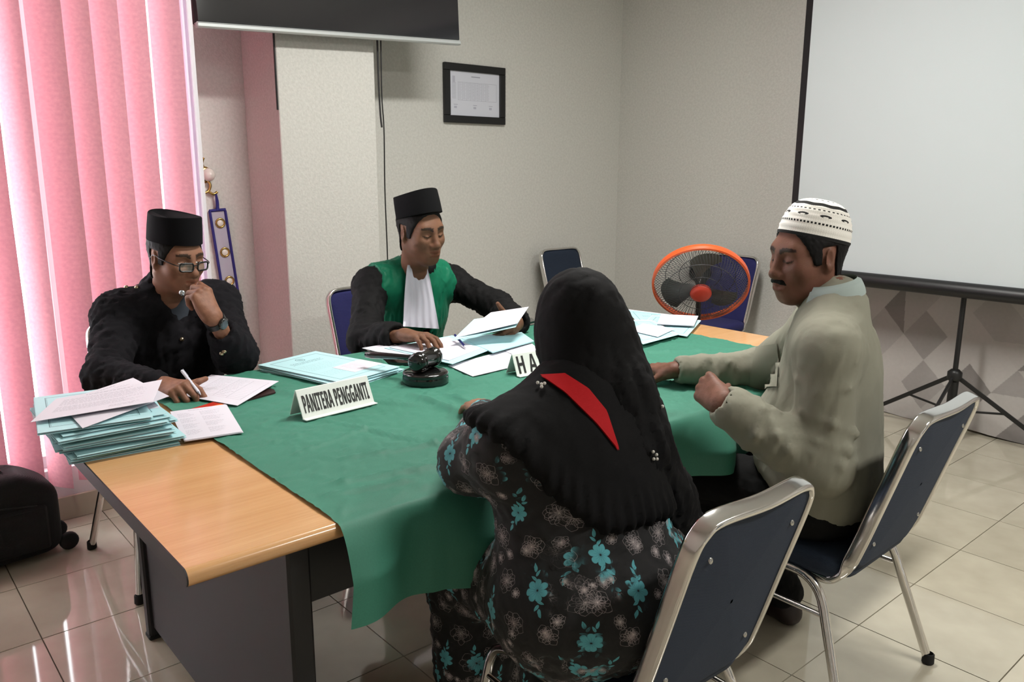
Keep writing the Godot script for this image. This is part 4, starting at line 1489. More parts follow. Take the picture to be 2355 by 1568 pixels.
# ================================================================= bodies: smooth union of bones, meshed as surface nets
class Sdf:
	var typ := PackedInt32Array()
	var a := PackedVector3Array()
	var b := PackedVector3Array()       # capsule: b - a; ellipsoid: radii
	var ra := PackedFloat32Array()
	var rb := PackedFloat32Array()
	var k := PackedFloat32Array()
	var op := PackedInt32Array()        # 0 add, 1 cut away
	var n := PackedVector3Array()       # squash direction of a capsule
	var s := PackedFloat32Array()
	var inv: Array[Basis] = []
	var iso := 0.0                      # the surface lies this far outside
	var clip: Callable              # optional extra field: what lies above 0 is cut away

	func cap(p: Vector3, q: Vector3, r0: float, r1: float, blend := 0.02, cut := 0, squash := Vector3.ZERO, by := 1.0) -> void:
		typ.push_back(0)
		a.push_back(p)
		b.push_back(q - p)
		ra.push_back(r0)
		rb.push_back(r1)
		k.push_back(blend)
		op.push_back(cut)
		n.push_back(squash)
		s.push_back(by)
		inv.append(Basis.IDENTITY)

	func ell(c: Vector3, r: Vector3, bas := Basis.IDENTITY, blend := 0.02, cut := 0) -> void:
		typ.push_back(1)
		a.push_back(c)
		b.push_back(r)
		ra.push_back(minf(r.x, minf(r.y, r.z)))
		rb.push_back(maxf(r.x, maxf(r.y, r.z)))
		k.push_back(blend)
		op.push_back(cut)
		n.push_back(Vector3.ZERO)
		s.push_back(1.0)
		inv.append(bas.inverse())

	func one(i: int, p: Vector3) -> float:
		if typ[i] == 0:
			var q := p - a[i]
			var d := b[i]
			var l := d.length_squared()
			var h := clampf(q.dot(d) / l, 0.0, 1.0) if l > 1e-9 else 0.0
			var e := q - d * h
			if s[i] != 1.0:
				e += n[i] * (n[i].dot(e) * (s[i] - 1.0))
			return e.length() - (ra[i] + (rb[i] - ra[i]) * h)
		var q2 := inv[i] * (p - a[i])
		var r := b[i]
		var e1 := (q2 / r).length()
		var e2 := (q2 / (r * r)).length()
		return e1 * (e1 - 1.0) / e2 if e2 > 1e-6 else -ra[i]

	func of(p: Vector3, idx: PackedInt32Array) -> float:
		var d := 1e3
		for i in idx:
			var e := one(i, p)
			var kk := k[i]
			if op[i] == 0:
				var h := maxf(kk - absf(d - e), 0.0) / kk
				d = minf(d, e) - h * h * kk * 0.25
			else:
				var h2 := maxf(kk - absf(-e - d), 0.0) / kk
				d = maxf(d, -e) + h2 * h2 * kk * 0.25
		d -= iso
		if clip.is_valid():
			d = maxf(d, clip.call(p))
		return d

	func all() -> PackedInt32Array:
		return PackedInt32Array(range(a.size()))

	# walk along a ray to the surface
	func hit(o: Vector3, dir: Vector3, start := 0.0, reach := 8.0) -> Vector3:
		var t := start
		var d := dir.normalized()
		var idx := all()
		for q in 160:
			var e := of(o + d * t, idx)
			if e < 0.0006:
				break
			t += e * 0.6
			if t > reach:
				return Vector3.INF
		return o + d * t

	func grad(p: Vector3) -> Vector3:
		var idx := all()
		var h := 0.004
		return Vector3(of(p + Vector3(h, 0, 0), idx) - of(p - Vector3(h, 0, 0), idx), of(p + Vector3(0, h, 0), idx) - of(p - Vector3(0, h, 0), idx), of(p + Vector3(0, 0, h), idx) - of(p - Vector3(0, 0, h), idx)).normalized()

	func mesh(cell: float, out: Mb) -> void:
		var lo := Vector3.INF
		var hi := -Vector3.INF
		for i in a.size():
			if op[i] != 0:
				continue
			if typ[i] == 0:
				var r := Vector3.ONE * (maxf(ra[i], rb[i]) + 0.012 + k[i] * 0.6)
				lo = lo.min(a[i] - r).min(a[i] + b[i] - r)
				hi = hi.max(a[i] + r).max(a[i] + b[i] + r)
			else:
				var r2 := Vector3.ONE * (rb[i] + 0.012 + k[i] * 0.6)
				lo = lo.min(a[i] - r2)
				hi = hi.max(a[i] + r2)
		var bs := cell * 8.0
		var nb := ((hi - lo) / bs).ceil()
		var R := bs * 0.5 * 1.7320508
		var everything := all()
		var weld := {}
		var step := cell * 1.9
		var NX := int(nb.x) * 8 + 16
		var NY := int(nb.y) * 8 + 16
		var val := PackedFloat32Array()
		val.resize(1000)
		var vid := PackedInt32Array()
		vid.resize(729)
		for bz in int(nb.z):
			for by in int(nb.y):
				for bx in int(nb.x):
					var base := lo + Vector3(bx, by, bz) * bs
					var mid := base + Vector3.ONE * bs * 0.5
					var d0 := 1e3
					var act := PackedInt32Array()
					var ds := PackedFloat32Array()
					for i in everything:
						var e := one(i, mid)
						ds.push_back(e)
						if op[i] == 0:
							d0 = minf(d0, e - k[i] * 0.25)
					if d0 > R * 1.6:
						continue
					for i in everything:
						if op[i] == 0:
							if ds[i] < maxf(d0, 0.0) + R * 3.2 + k[i]:
								act.push_back(i)
						elif ds[i] < R * 1.8 + k[i]:
							act.push_back(i)
					var far := of(mid, act)
					if absf(far) > R * 1.8:
						continue
					var neg := 0
					var q := 0
					for z in 10:
						for y in 10:
							var x := 0
							while x < 10:
								var e := of(base + Vector3(x - 1, y - 1, z - 1) * cell, act)
								# far from the surface: the next points cannot change sign
								var run := clampi(int(absf(e) / step), 1, 10 - x)
								for g in run:
									val[q] = e
									q += 1
								if e < 0.0:
									neg += run
								x += run
					if neg == 0 or neg == 1000:
						continue
					vid.fill(-1)
					for z in 9:
						for y in 9:
							for x in 9:
								var o := z * 100 + y * 10 + x
								var v0 := val[o]
								var v1 := val[o + 1]
								var v2 := val[o + 10]
								var v3 := val[o + 11]
								var v4 := val[o + 100]
								var v5 := val[o + 101]
								var v6 := val[o + 110]
								var v7 := val[o + 111]
								var cnt := int(v0 < 0.0) + int(v1 < 0.0) + int(v2 < 0.0) + int(v3 < 0.0) + int(v4 < 0.0) + int(v5 < 0.0) + int(v6 < 0.0) + int(v7 < 0.0)
								if cnt == 0 or cnt == 8:
									continue
								var key := ((bz * 8 + z) * NY + by * 8 + y) * NX + bx * 8 + x
								if weld.has(key):
									vid[z * 81 + y * 9 + x] = weld[key]
									continue
								var sum := Vector3.ZERO
								var m := 0
								if (v0 < 0.0) != (v1 < 0.0):
									sum += Vector3(v0 / (v0 - v1), 0, 0)
									m += 1
								if (v2 < 0.0) != (v3 < 0.0):
									sum += Vector3(v2 / (v2 - v3), 1, 0)
									m += 1
								if (v4 < 0.0) != (v5 < 0.0):
									sum += Vector3(v4 / (v4 - v5), 0, 1)
									m += 1
								if (v6 < 0.0) != (v7 < 0.0):
									sum += Vector3(v6 / (v6 - v7), 1, 1)
									m += 1
								if (v0 < 0.0) != (v2 < 0.0):
									sum += Vector3(0, v0 / (v0 - v2), 0)
									m += 1
								if (v1 < 0.0) != (v3 < 0.0):
									sum += Vector3(1, v1 / (v1 - v3), 0)
									m += 1
								if (v4 < 0.0) != (v6 < 0.0):
									sum += Vector3(0, v4 / (v4 - v6), 1)
									m += 1
								if (v5 < 0.0) != (v7 < 0.0):
									sum += Vector3(1, v5 / (v5 - v7), 1)
									m += 1
								if (v0 < 0.0) != (v4 < 0.0):
									sum += Vector3(0, 0, v0 / (v0 - v4))
									m += 1
								if (v1 < 0.0) != (v5 < 0.0):
									sum += Vector3(1, 0, v1 / (v1 - v5))
									m += 1
								if (v2 < 0.0) != (v6 < 0.0):
									sum += Vector3(0, 1, v2 / (v2 - v6))
									m += 1
								if (v3 < 0.0) != (v7 < 0.0):
									sum += Vector3(1, 1, v3 / (v3 - v7))
									m += 1
								var id: int = out.vert(base + (Vector3(x - 1, y - 1, z - 1) + sum / m) * cell)
								weld[key] = id
								vid[z * 81 + y * 9 + x] = id
					for z in range(1, 9):
						for y in range(1, 9):
							for x in range(1, 9):
								var o := z * 100 + y * 10 + x
								var c := z * 81 + y * 9 + x
								var s0 := val[o] < 0.0
								if s0 != (val[o + 1] < 0.0):
									four(out, vid[c - 90], vid[c - 81], vid[c], vid[c - 9], s0)
								if s0 != (val[o + 10] < 0.0):
									four(out, vid[c - 82], vid[c - 1], vid[c], vid[c - 81], s0)
								if s0 != (val[o + 100] < 0.0):
									four(out, vid[c - 10], vid[c - 9], vid[c], vid[c - 1], s0)

	func four(out: Mb, p: int, q: int, r: int, t: int, inside: bool) -> void:
		if p < 0 or q < 0 or r < 0 or t < 0:
			return
		if inside:
			out.quad(p, q, r, t)
		else:
			out.quad(t, r, q, p)


# paint: f(point) -> Color (linear)
func paint(m: Mb, from: int, f: Callable) -> void:
	for q in range(from, m.v.size()):
		m.c[q] = f.call(m.v[q])


# push every point along its normal by f(point, normal)
func push(m: Mb, f: Callable) -> void:
	m.normals()
	for q in m.v.size():
		m.v[q] += m.n[q] * f.call(m.v[q], m.n[q])


# a part of a person, given in world axes
func put(called: String, m: Mb, material: Material, person: Node3D, parent: Node = null) -> MeshInstance3D:
	var off := person.position
	for q in m.v.size():
		m.v[q] -= off
	return part(called, m, material, person if parent == null else parent)


# ================================================================= heads
# local head axes: x to the person's left, y up, z out of the face; origin between the eyes' level, inside the skull
func head_sdf(ears := true) -> Sdf:
	var s := Sdf.new()
	s.ell(Vector3(0, 0.036, -0.020), Vector3(0.074, 0.084, 0.094), Basis.IDENTITY, 0.03)
	s.ell(Vector3(0, -0.020, 0.022), Vector3(0.062, 0.085, 0.066), Basis.IDENTITY, 0.05)
	s.ell(Vector3(0, -0.070, 0.026), Vector3(0.051, 0.043, 0.050), Basis.IDENTITY, 0.035)
	s.cap(Vector3(-0.052, -0.055, -0.008), Vector3(-0.018, -0.098, 0.052), 0.020, 0.017, 0.035)
	s.cap(Vector3(0.052, -0.055, -0.008), Vector3(0.018, -0.098, 0.052), 0.020, 0.017, 0.035)
	s.cap(Vector3(-0.010, -0.100, 0.064), Vector3(0.010, -0.100, 0.064), 0.016, 0.016, 0.025)
	s.cap(Vector3(-0.036, 0.024, 0.068), Vector3(0.036, 0.024, 0.068), 0.015, 0.015, 0.025)
	for q in [-1.0, 1.0]:
		s.ell(Vector3(q * 0.044, -0.026, 0.056), Vector3(0.020, 0.018, 0.020), Basis.IDENTITY, 0.035)
	# sockets, then lids
	for q in [-1.0, 1.0]:
		s.ell(Vector3(q * 0.031, 0.002, 0.096), Vector3(0.021, 0.013, 0.018), Basis.IDENTITY, 0.018, 1)
		s.ell(Vector3(q * 0.031, 0.000, 0.0715), Vector3(0.0165, 0.0125, 0.0125), Basis.IDENTITY, 0.005)
		s.cap(Vector3(q * 0.017, -0.002, 0.0800), Vector3(q * 0.031, -0.0045, 0.0845), 0.0022, 0.0026, 0.003)
		s.cap(Vector3(q * 0.031, -0.0045, 0.0845), Vector3(q * 0.046, -0.001, 0.0765), 0.0026, 0.0022, 0.003)
	# nose
	s.cap(Vector3(0, 0.014, 0.083), Vector3(0, -0.030, 0.103), 0.0085, 0.0115, 0.016)
	s.ell(Vector3(0, -0.037, 0.102), Vector3(0.0150, 0.0125, 0.0145), Basis.IDENTITY, 0.010)
	for q in [-1.0, 1.0]:
		s.ell(Vector3(q * 0.0145, -0.040, 0.091), Vector3(0.0095, 0.0090, 0.0120), Basis.IDENTITY, 0.008)
		s.ell(Vector3(q * 0.0075, -0.0495, 0.096), Vector3(0.0042, 0.0036, 0.0055), Basis.IDENTITY, 0.003, 1)
	# mouth
	s.ell(Vector3(0, -0.068, 0.076), Vector3(0.030, 0.022, 0.019), Basis.IDENTITY, 0.022)
	s.cap(Vector3(-0.022, -0.068, 0.087), Vector3(-0.004, -0.0625, 0.0965), 0.0042, 0.0058, 0.006)
	s.cap(Vector3(0.022, -0.068, 0.087), Vector3(0.004, -0.0625, 0.0965), 0.0042, 0.0058, 0.006)
	s.cap(Vector3(-0.015, -0.0765, 0.090), Vector3(0.015, -0.0765, 0.090), 0.0070, 0.0070, 0.006)
	s.cap(Vector3(-0.024, -0.0695, 0.094), Vector3(0.0, -0.0695, 0.1035), 0.0022, 0.0024, 0.003, 1)
	s.cap(Vector3(0.024, -0.0695, 0.094), Vector3(0.0, -0.0695, 0.1035), 0.0022, 0.0024, 0.003, 1)
	# ears
	for q in ([-1.0, 1.0] if ears else []):
		var eb := Basis(Vector3.UP, q * 0.45) * Basis(Vector3.RIGHT, -0.15)
		s.ell(Vector3(q * 0.0775, -0.004, -0.014), Vector3(0.0075, 0.0315, 0.0195), eb, 0.006)
		s.ell(Vector3(q * 0.086, 0.000, -0.008), Vector3(0.007, 0.019, 0.0105), eb, 0.004, 1)
		s.ell(Vector3(q * 0.0745, -0.031, -0.006), Vector3(0.006, 0.010, 0.009), eb, 0.006)
	# neck
	s.cap(Vector3(0, -0.050, -0.028), Vector3(0, -0.165, -0.040), 0.055, 0.056, 0.035)
	s.ell(Vector3(0, -0.103, 0.012), Vector3(0.030, 0.018, 0.022), Basis.IDENTITY, 0.03)
	return s


var head_base: Mb


func add_head(out: Mb, xf: Transform3D, skin: Color, lid := 0.0, brow := 1.0) -> void:
	if head_base == null:
		head_base = mb()
		head_sdf().mesh(0.0036, head_base)
	var from := out.v.size()
	out.add(head_base, xf)
	var lip := skin * Color(0.80, 0.58, 0.56)
	var dark := Color(0.012, 0.010, 0.009)
	for q in head_base.v.size():
		var p := head_base.v[q]
		var c := skin
		c = c.lerp(skin * 0.82, clampf(noise2.get_noise_3d(p.x * 22.0, p.y * 22.0, p.z * 22.0) + 0.2, 0.0, 0.6))
		if p.z > 0.045:
			var x := absf(p.x)
			# lips
			var up := (Vector2(x / 0.0245, (p.y + 0.0635) / 0.0062)).length()
			var dn := (Vector2(x / 0.0205, (p.y + 0.0765) / 0.0072)).length()
			if p.z > 0.080 and minf(up, dn) < 1.15:
				c = c.lerp(lip, clampf((1.15 - minf(up, dn)) * 4.0, 0, 1))
			# eyebrows
			var by: float = 0.0225 + 0.007 * sin(clampf((x - 0.012) / 0.040, 0, 1) * PI * 0.8)
			var bw: float = 0.0052 * (1.0 - 0.5 * clampf((x - 0.02) / 0.034, 0, 1))
			if x > 0.010 and x < 0.055 and absf(p.y - by) < bw * brow:
				c = c.lerp(dark, 0.85)
			# lash line and the eye between the lids
			if x > 0.014 and x < 0.050 and p.z > 0.060:
				var ly: float = -0.0045 + 0.004 * pow((x - 0.031) / 0.017, 2.0)
				if absf(p.y - ly) < 0.0026:
					c = c.lerp(dark, 0.75)
				if lid > 0.0 and p.y > ly and p.y < ly + 0.009 * lid * (1.0 - pow((x - 0.031) / 0.017, 2.0)):
					c = Color(0.55, 0.52, 0.48)
					if absf(x - 0.031) < 0.0062:
						c = dark
		out.c[from + q] = c


func face_basis(fwd: Vector3, pitch: float, roll: float) -> Basis:
	var f := Vector3(fwd.x, 0, fwd.z).normalized()
	var x := Vector3.UP.cross(f).normalized()
	return Basis(x, Vector3.UP, f) * Basis(Vector3.RIGHT, pitch) * Basis(Vector3.BACK, roll)


var hair_base: Mb


func hair_mesh(xf: Transform3D) -> Mb:
	if hair_base == null:
		hair_base = make_hair()
	var o := mb()
	o.add(hair_base, xf)
	return o


func make_hair() -> Mb:
	var low := 0.004
	var s := head_sdf(false)
	s.iso = 0.0055
	s.clip = func(p: Vector3) -> float:
		var y := 0.0
		if p.z > 0.066:
			y = 0.078
		elif p.z > 0.030:
			y = lerpf(-0.014 - low, 0.078, pow((p.z - 0.030) / 0.036, 0.9))
		elif p.z > 0.010:
			y = -0.014 - low
		elif p.z > -0.036:
			y = 0.030
		else:
			y = -0.075 - low
		return y - p.y
	var m := mb()
	s.mesh(0.005, m)
	push(m, func(p, n): return 0.0022 * noise.get_noise_3d(p.x * 160.0, p.y * 60.0, p.z * 160.0))
	return m


# the velvet cap: an upright oval with a folded crown
func songkok(xf: Transform3D, h: float, back: float) -> Mb:
	var m := mb()
	var k := Transform3D(Basis(Vector3.RIGHT, -back), Vector3(0, 0.058, -0.012))
	var rings := [[0.0, 0.980], [0.002, 1.0], [0.5, 0.985], [0.965, 0.955], [1.0, 0.935]]
	var seg := 48
	for r in rings:
		for q in seg:
			var a := TAU * q / seg
			var x := cos(a) * 0.0845
			var z := sin(a) * 0.1045
			var y: float = r[0] * h
			if r[0] > 0.9:
				y += 0.007 * (z / 0.1045) * (z / 0.1045)
			m.vert(xf * (k * Vector3(x * r[1], y, -z * r[1])))
	for r in rings.size() - 1:
		for q in seg:
			var q2 := (q + 1) % seg
			m.quad(r * seg + q, r * seg + q2, (r + 1) * seg + q2, (r + 1) * seg + q)
	# crown, creased along its length
	var base := m.v.size()
	var rr := [0.93, 0.88, 0.45, 0.02]
	for e in rr.size():
		for q in seg:
			var a := TAU * q / seg
			var x: float = cos(a) * 0.0845 * rr[e]
			var z: float = sin(a) * 0.1045 * rr[e]
			var y: float = h + 0.006 * pow(z / 0.1045, 2.0) - [0.0, 0.004, 0.006, 0.006][e] - (0.012 * exp(-pow(x / 0.018, 2.0)) if e > 0 else 0.0)
			m.vert(xf * (k * Vector3(x, y, -z)))
	for r in rr.size() - 1:
		for q in seg:
			var q2 := (q + 1) % seg
			m.quad(base + r * seg + q, base + r * seg + q2, base + (r + 1) * seg + q2, base + (r + 1) * seg + q)
	# inside of the brim
	var f := []
	for q in seg:
		f.append(m.v[seg - 1 - q])
	m.face(f)
	return m


# ================================================================= hands
# z: towards the fingers, y: back of the hand, thumb: +1 / -1 side of x = y cross z
func hand_sdf(w: Vector3, zd: Vector3, yd: Vector3, thumb: float, curl: Array, tcurl: Array, arm_from: Vector3, size := 1.0, spread := 1.0, tdir := Vector3(0.78, -0.28, 0.62)) -> Sdf:
	var s := Sdf.new()
	var z := zd.normalized()
	var y := (yd - z * yd.dot(z)).normalized()
	var x := y.cross(z) * thumb
	var bas := Basis(x, y, z)
	var at := func(p: Vector3) -> Vector3: return w + bas * (p * size)
	var kn := [Vector3(0.027, 0.004, 0.088), Vector3(0.009, 0.006, 0.092), Vector3(-0.010, 0.004, 0.087), Vector3(-0.027, 0.0, 0.078)]
	var lens := [[0.042, 0.026, 0.021], [0.046, 0.029, 0.022], [0.043, 0.027, 0.021], [0.033, 0.020, 0.018]]
	var rad := [0.0098, 0.0100, 0.0094, 0.0082]
	var fan := [0.13, 0.02, -0.08, -0.19]
	# palm
	for f in 4:
		s.cap(at.call(Vector3(kn[f].x * 0.55, -0.002, 0.008)), at.call(kn[f] - Vector3(0, 0.004, 0.004)), 0.0155 * size, 0.0125 * size, 0.014)
	s.ell(at.call(Vector3(0.018, -0.010, 0.034)), Vector3(0.019, 0.013, 0.030) * size, bas, 0.014)
	s.ell(at.call(Vector3(-0.022, -0.008, 0.034)), Vector3(0.014, 0.013, 0.034) * size, bas, 0.014)
	for f in 4:
		var p: Vector3 = kn[f]
		var ang := 0.0
		for g in 3:
			ang += deg_to_rad(curl[f][g])
			var side: float = fan[f] * spread * (1.0 if g == 0 else 0.5)
			var d := Vector3(sin(side) * cos(ang), -sin(ang), cos(side) * cos(ang)).normalized()
			var e: Vector3 = p + d * lens[f][g]
			var r0: float = rad[f] * [1.06, 0.98, 0.90][g] * size
			var r1: float = rad[f] * [0.98, 0.90, 0.74][g] * size
			s.cap(at.call(p), at.call(e), r0, r1, 0.005 if g == 0 else 0.002)
			p = e
	# thumb
	var tp := Vector3(0.020, -0.010, 0.018)
	var td := tdir.normalized()
	var tl := [0.040, 0.032, 0.026]
	for g in 3:
		if g > 0 or tcurl[0] != 0.0:
			td = (Basis(Vector3(0.25, -0.55, -0.15).normalized(), -deg_to_rad(tcurl[g])) * td).normalized()
		var e: Vector3 = tp + td * tl[g]
		s.cap(at.call(tp), at.call(e), [0.0140, 0.0112, 0.0105][g] * size, [0.0115, 0.0105, 0.0080][g] * size, 0.010 if g == 0 else 0.003)
		tp = e
	# wrist and a piece of forearm
	var back := (arm_from - w)
	s.cap(w + back.limit_length(0.10), w, 0.030 * size, 0.0245 * size, 0.02, 0, y, 1.25)
	s.cap(w, at.call(Vector3(0, -0.002, 0.02)), 0.0240 * size, 0.0235 * size, 0.02, 0, y, 1.35)
	return s


func add_hand(out: Mb, s: Sdf, skin: Color) -> void:
	var from := out.v.size()
	s.mesh(0.0032, out)
	paint(out, from, func(p):
		return skin.lerp(skin * Color(0.72, 0.66, 0.64), clampf(0.35 + 0.9 * noise2.get_noise_3d(p.x * 45.0, p.y * 45.0, p.z * 45.0), 0.0, 0.7)))


# ================================================================= bodies
# J: joints in world axes; fwd: the way the chest faces
func torso(s: Sdf, J: Dictionary, grow: float, girth := 1.0) -> void:
	var f: Vector3 = J.fwd
	var up: Vector3 = (J.neck - J.pelvis).normalized()
	var r: Vector3 = f.cross(up).normalized()
	var bas := Basis(r, up, r.cross(up))
	var mid: Vector3 = J.pelvis.lerp(J.neck, 0.40)
	s.ell(J.pelvis + up * 0.02, Vector3(0.170 * girth + grow, 0.125 + grow, 0.125 * girth + grow), bas, 0.06)
	s.ell(mid + f * 0.012, Vector3(0.150 * girth + grow, 0.155 + grow, 0.112 * girth + grow), bas, 0.08)
	s.ell(J.pelvis.lerp(J.neck, 0.70), Vector3(0.160 + grow, 0.155 + grow, 0.108 + grow), bas, 0.08)
	s.cap(J.shR, J.shL, 0.060 + grow, 0.060 + grow, 0.06)
	s.cap(J.neck + up * 0.02, J.shR.lerp(J.neck, 0.25), 0.046 + grow, 0.050 + grow, 0.06)
	s.cap(J.neck + up * 0.02, J.shL.lerp(J.neck, 0.25), 0.046 + grow, 0.050 + grow, 0.06)


func arm(s: Sdf, sh: Vector3, el: Vector3, wr: Vector3, r0: float, r1: float, r2: float, blend := 0.035) -> void:
	s.cap(sh, el, r0, r1, blend)
	s.cap(el, wr, r1, r2, 0.03)


func legs(s: Sdf, J: Dictionary, r0: float, r1: float, r2: float) -> void:
	for e in ["R", "L"]:
		s.cap(J["hip" + e], J["knee" + e], r0, r1, 0.05)
		s.cap(J["knee" + e], J["ank" + e], r1 * 0.95, r2, 0.03)


func skin_body(J: Dictionary, skin: Color, with_head := true) -> Mb:
	var s := Sdf.new()
	torso(s, J, -0.022)
	arm(s, J.shR, J.elR, J.wrR, 0.040, 0.034, 0.025)
	arm(s, J.shL, J.elL, J.wrL, 0.040, 0.034, 0.025)
	legs(s, J, 0.066, 0.048, 0.034)
	for e in ["R", "L"]:
		s.cap(J["ank" + e] + Vector3(0, -0.03, 0), J["toe" + e], 0.032, 0.024, 0.02)
	s.cap(J.neck, J.neck + Vector3(0, 0.05, 0), 0.05, 0.05, 0.03)
	var m := mb()
	m.col = skin
	s.mesh(0.016, m)
	return m


func fold(p: Vector3, along: Vector3, w: float, l: float, sd: float) -> float:
	# ridged noise, stretched along a direction
	var t := p.dot(along)
	var q := p - along * t
	var v := q / w + along * (t / l) + Vector3(sd, sd * 0.7, -sd)
	return 1.0 - 2.0 * absf(noise.get_noise_3d(v.x, v.y, v.z)) * 1.6


func skin_mat() -> StandardMaterial3D:
	if not M.has("skin"):
		var m := mat(Color.WHITE, 0.55)
		m.metallic_specular = 0.35
		m.vertex_color_use_as_albedo = true
		m.normal_enabled = true
		m.normal_texture = noise_normal(256, 0.08, 3, 4.0, 61)
		m.normal_scale = 0.15
		triplanar(m, 9.0, false)
		M.skin = m
	return M.skin


func fabric_mat(c: Color, rough := 0.85, sheen := 0.06, weave := 0.12, scale := 26.0) -> StandardMaterial3D:
	var m := mat(c, rough)
	m.normal_enabled = true
	m.normal_texture = M.weave
	m.normal_scale = weave
	m.metallic_specular = 0.25
	m.rim_enabled = sheen > 0.0
	m.rim = sheen
	m.rim_tint = 0.5
	return triplanar(m, scale, false)


func cam_hit(s: Sdf, x: float, y: float, start := 0.8) -> Vector3:
	return s.hit(Vector3(0, CAM_H, 0), ray(x, y), start)


# a ribbon lying on a body, traced between points seen in the photograph; width in metres across `across` pixels rows
func ribbon(s: Sdf, left: Array, right: Array, n: int, lift: float, start := 0.8) -> Mb:
	var m := mb()
	var cl := []
	for q in n + 1:
		var t := q / float(n) * (left.size() - 1)
		var i: int = mini(int(t), left.size() - 2)
		var a: Vector2 = left[i].lerp(left[i + 1], t - i)
		var b: Vector2 = right[i].lerp(right[i + 1], t - i)
		var row := []
		for e in 7:
			var px := a.lerp(b, e / 6.0)
			var h := cam_hit(s, px.x, px.y, start)
			row.append([h + s.grad(h) * lift, h + s.grad(h) * (lift - 0.004)])
		cl.append(row)
	grid(m, 6, n, func(i, j): return cl[n - j][i][0])
	grid(m, 6, n, func(i, j): return cl[n - j][6 - i][1])
	return m


func build_people() -> void:
	build_judge()
	build_clerk()
	build_man()
	build_woman()


func person_node(label: String, at: Vector3) -> Node3D:
	return thing("person", label, "person", Vector3(at.x, 0, at.z))


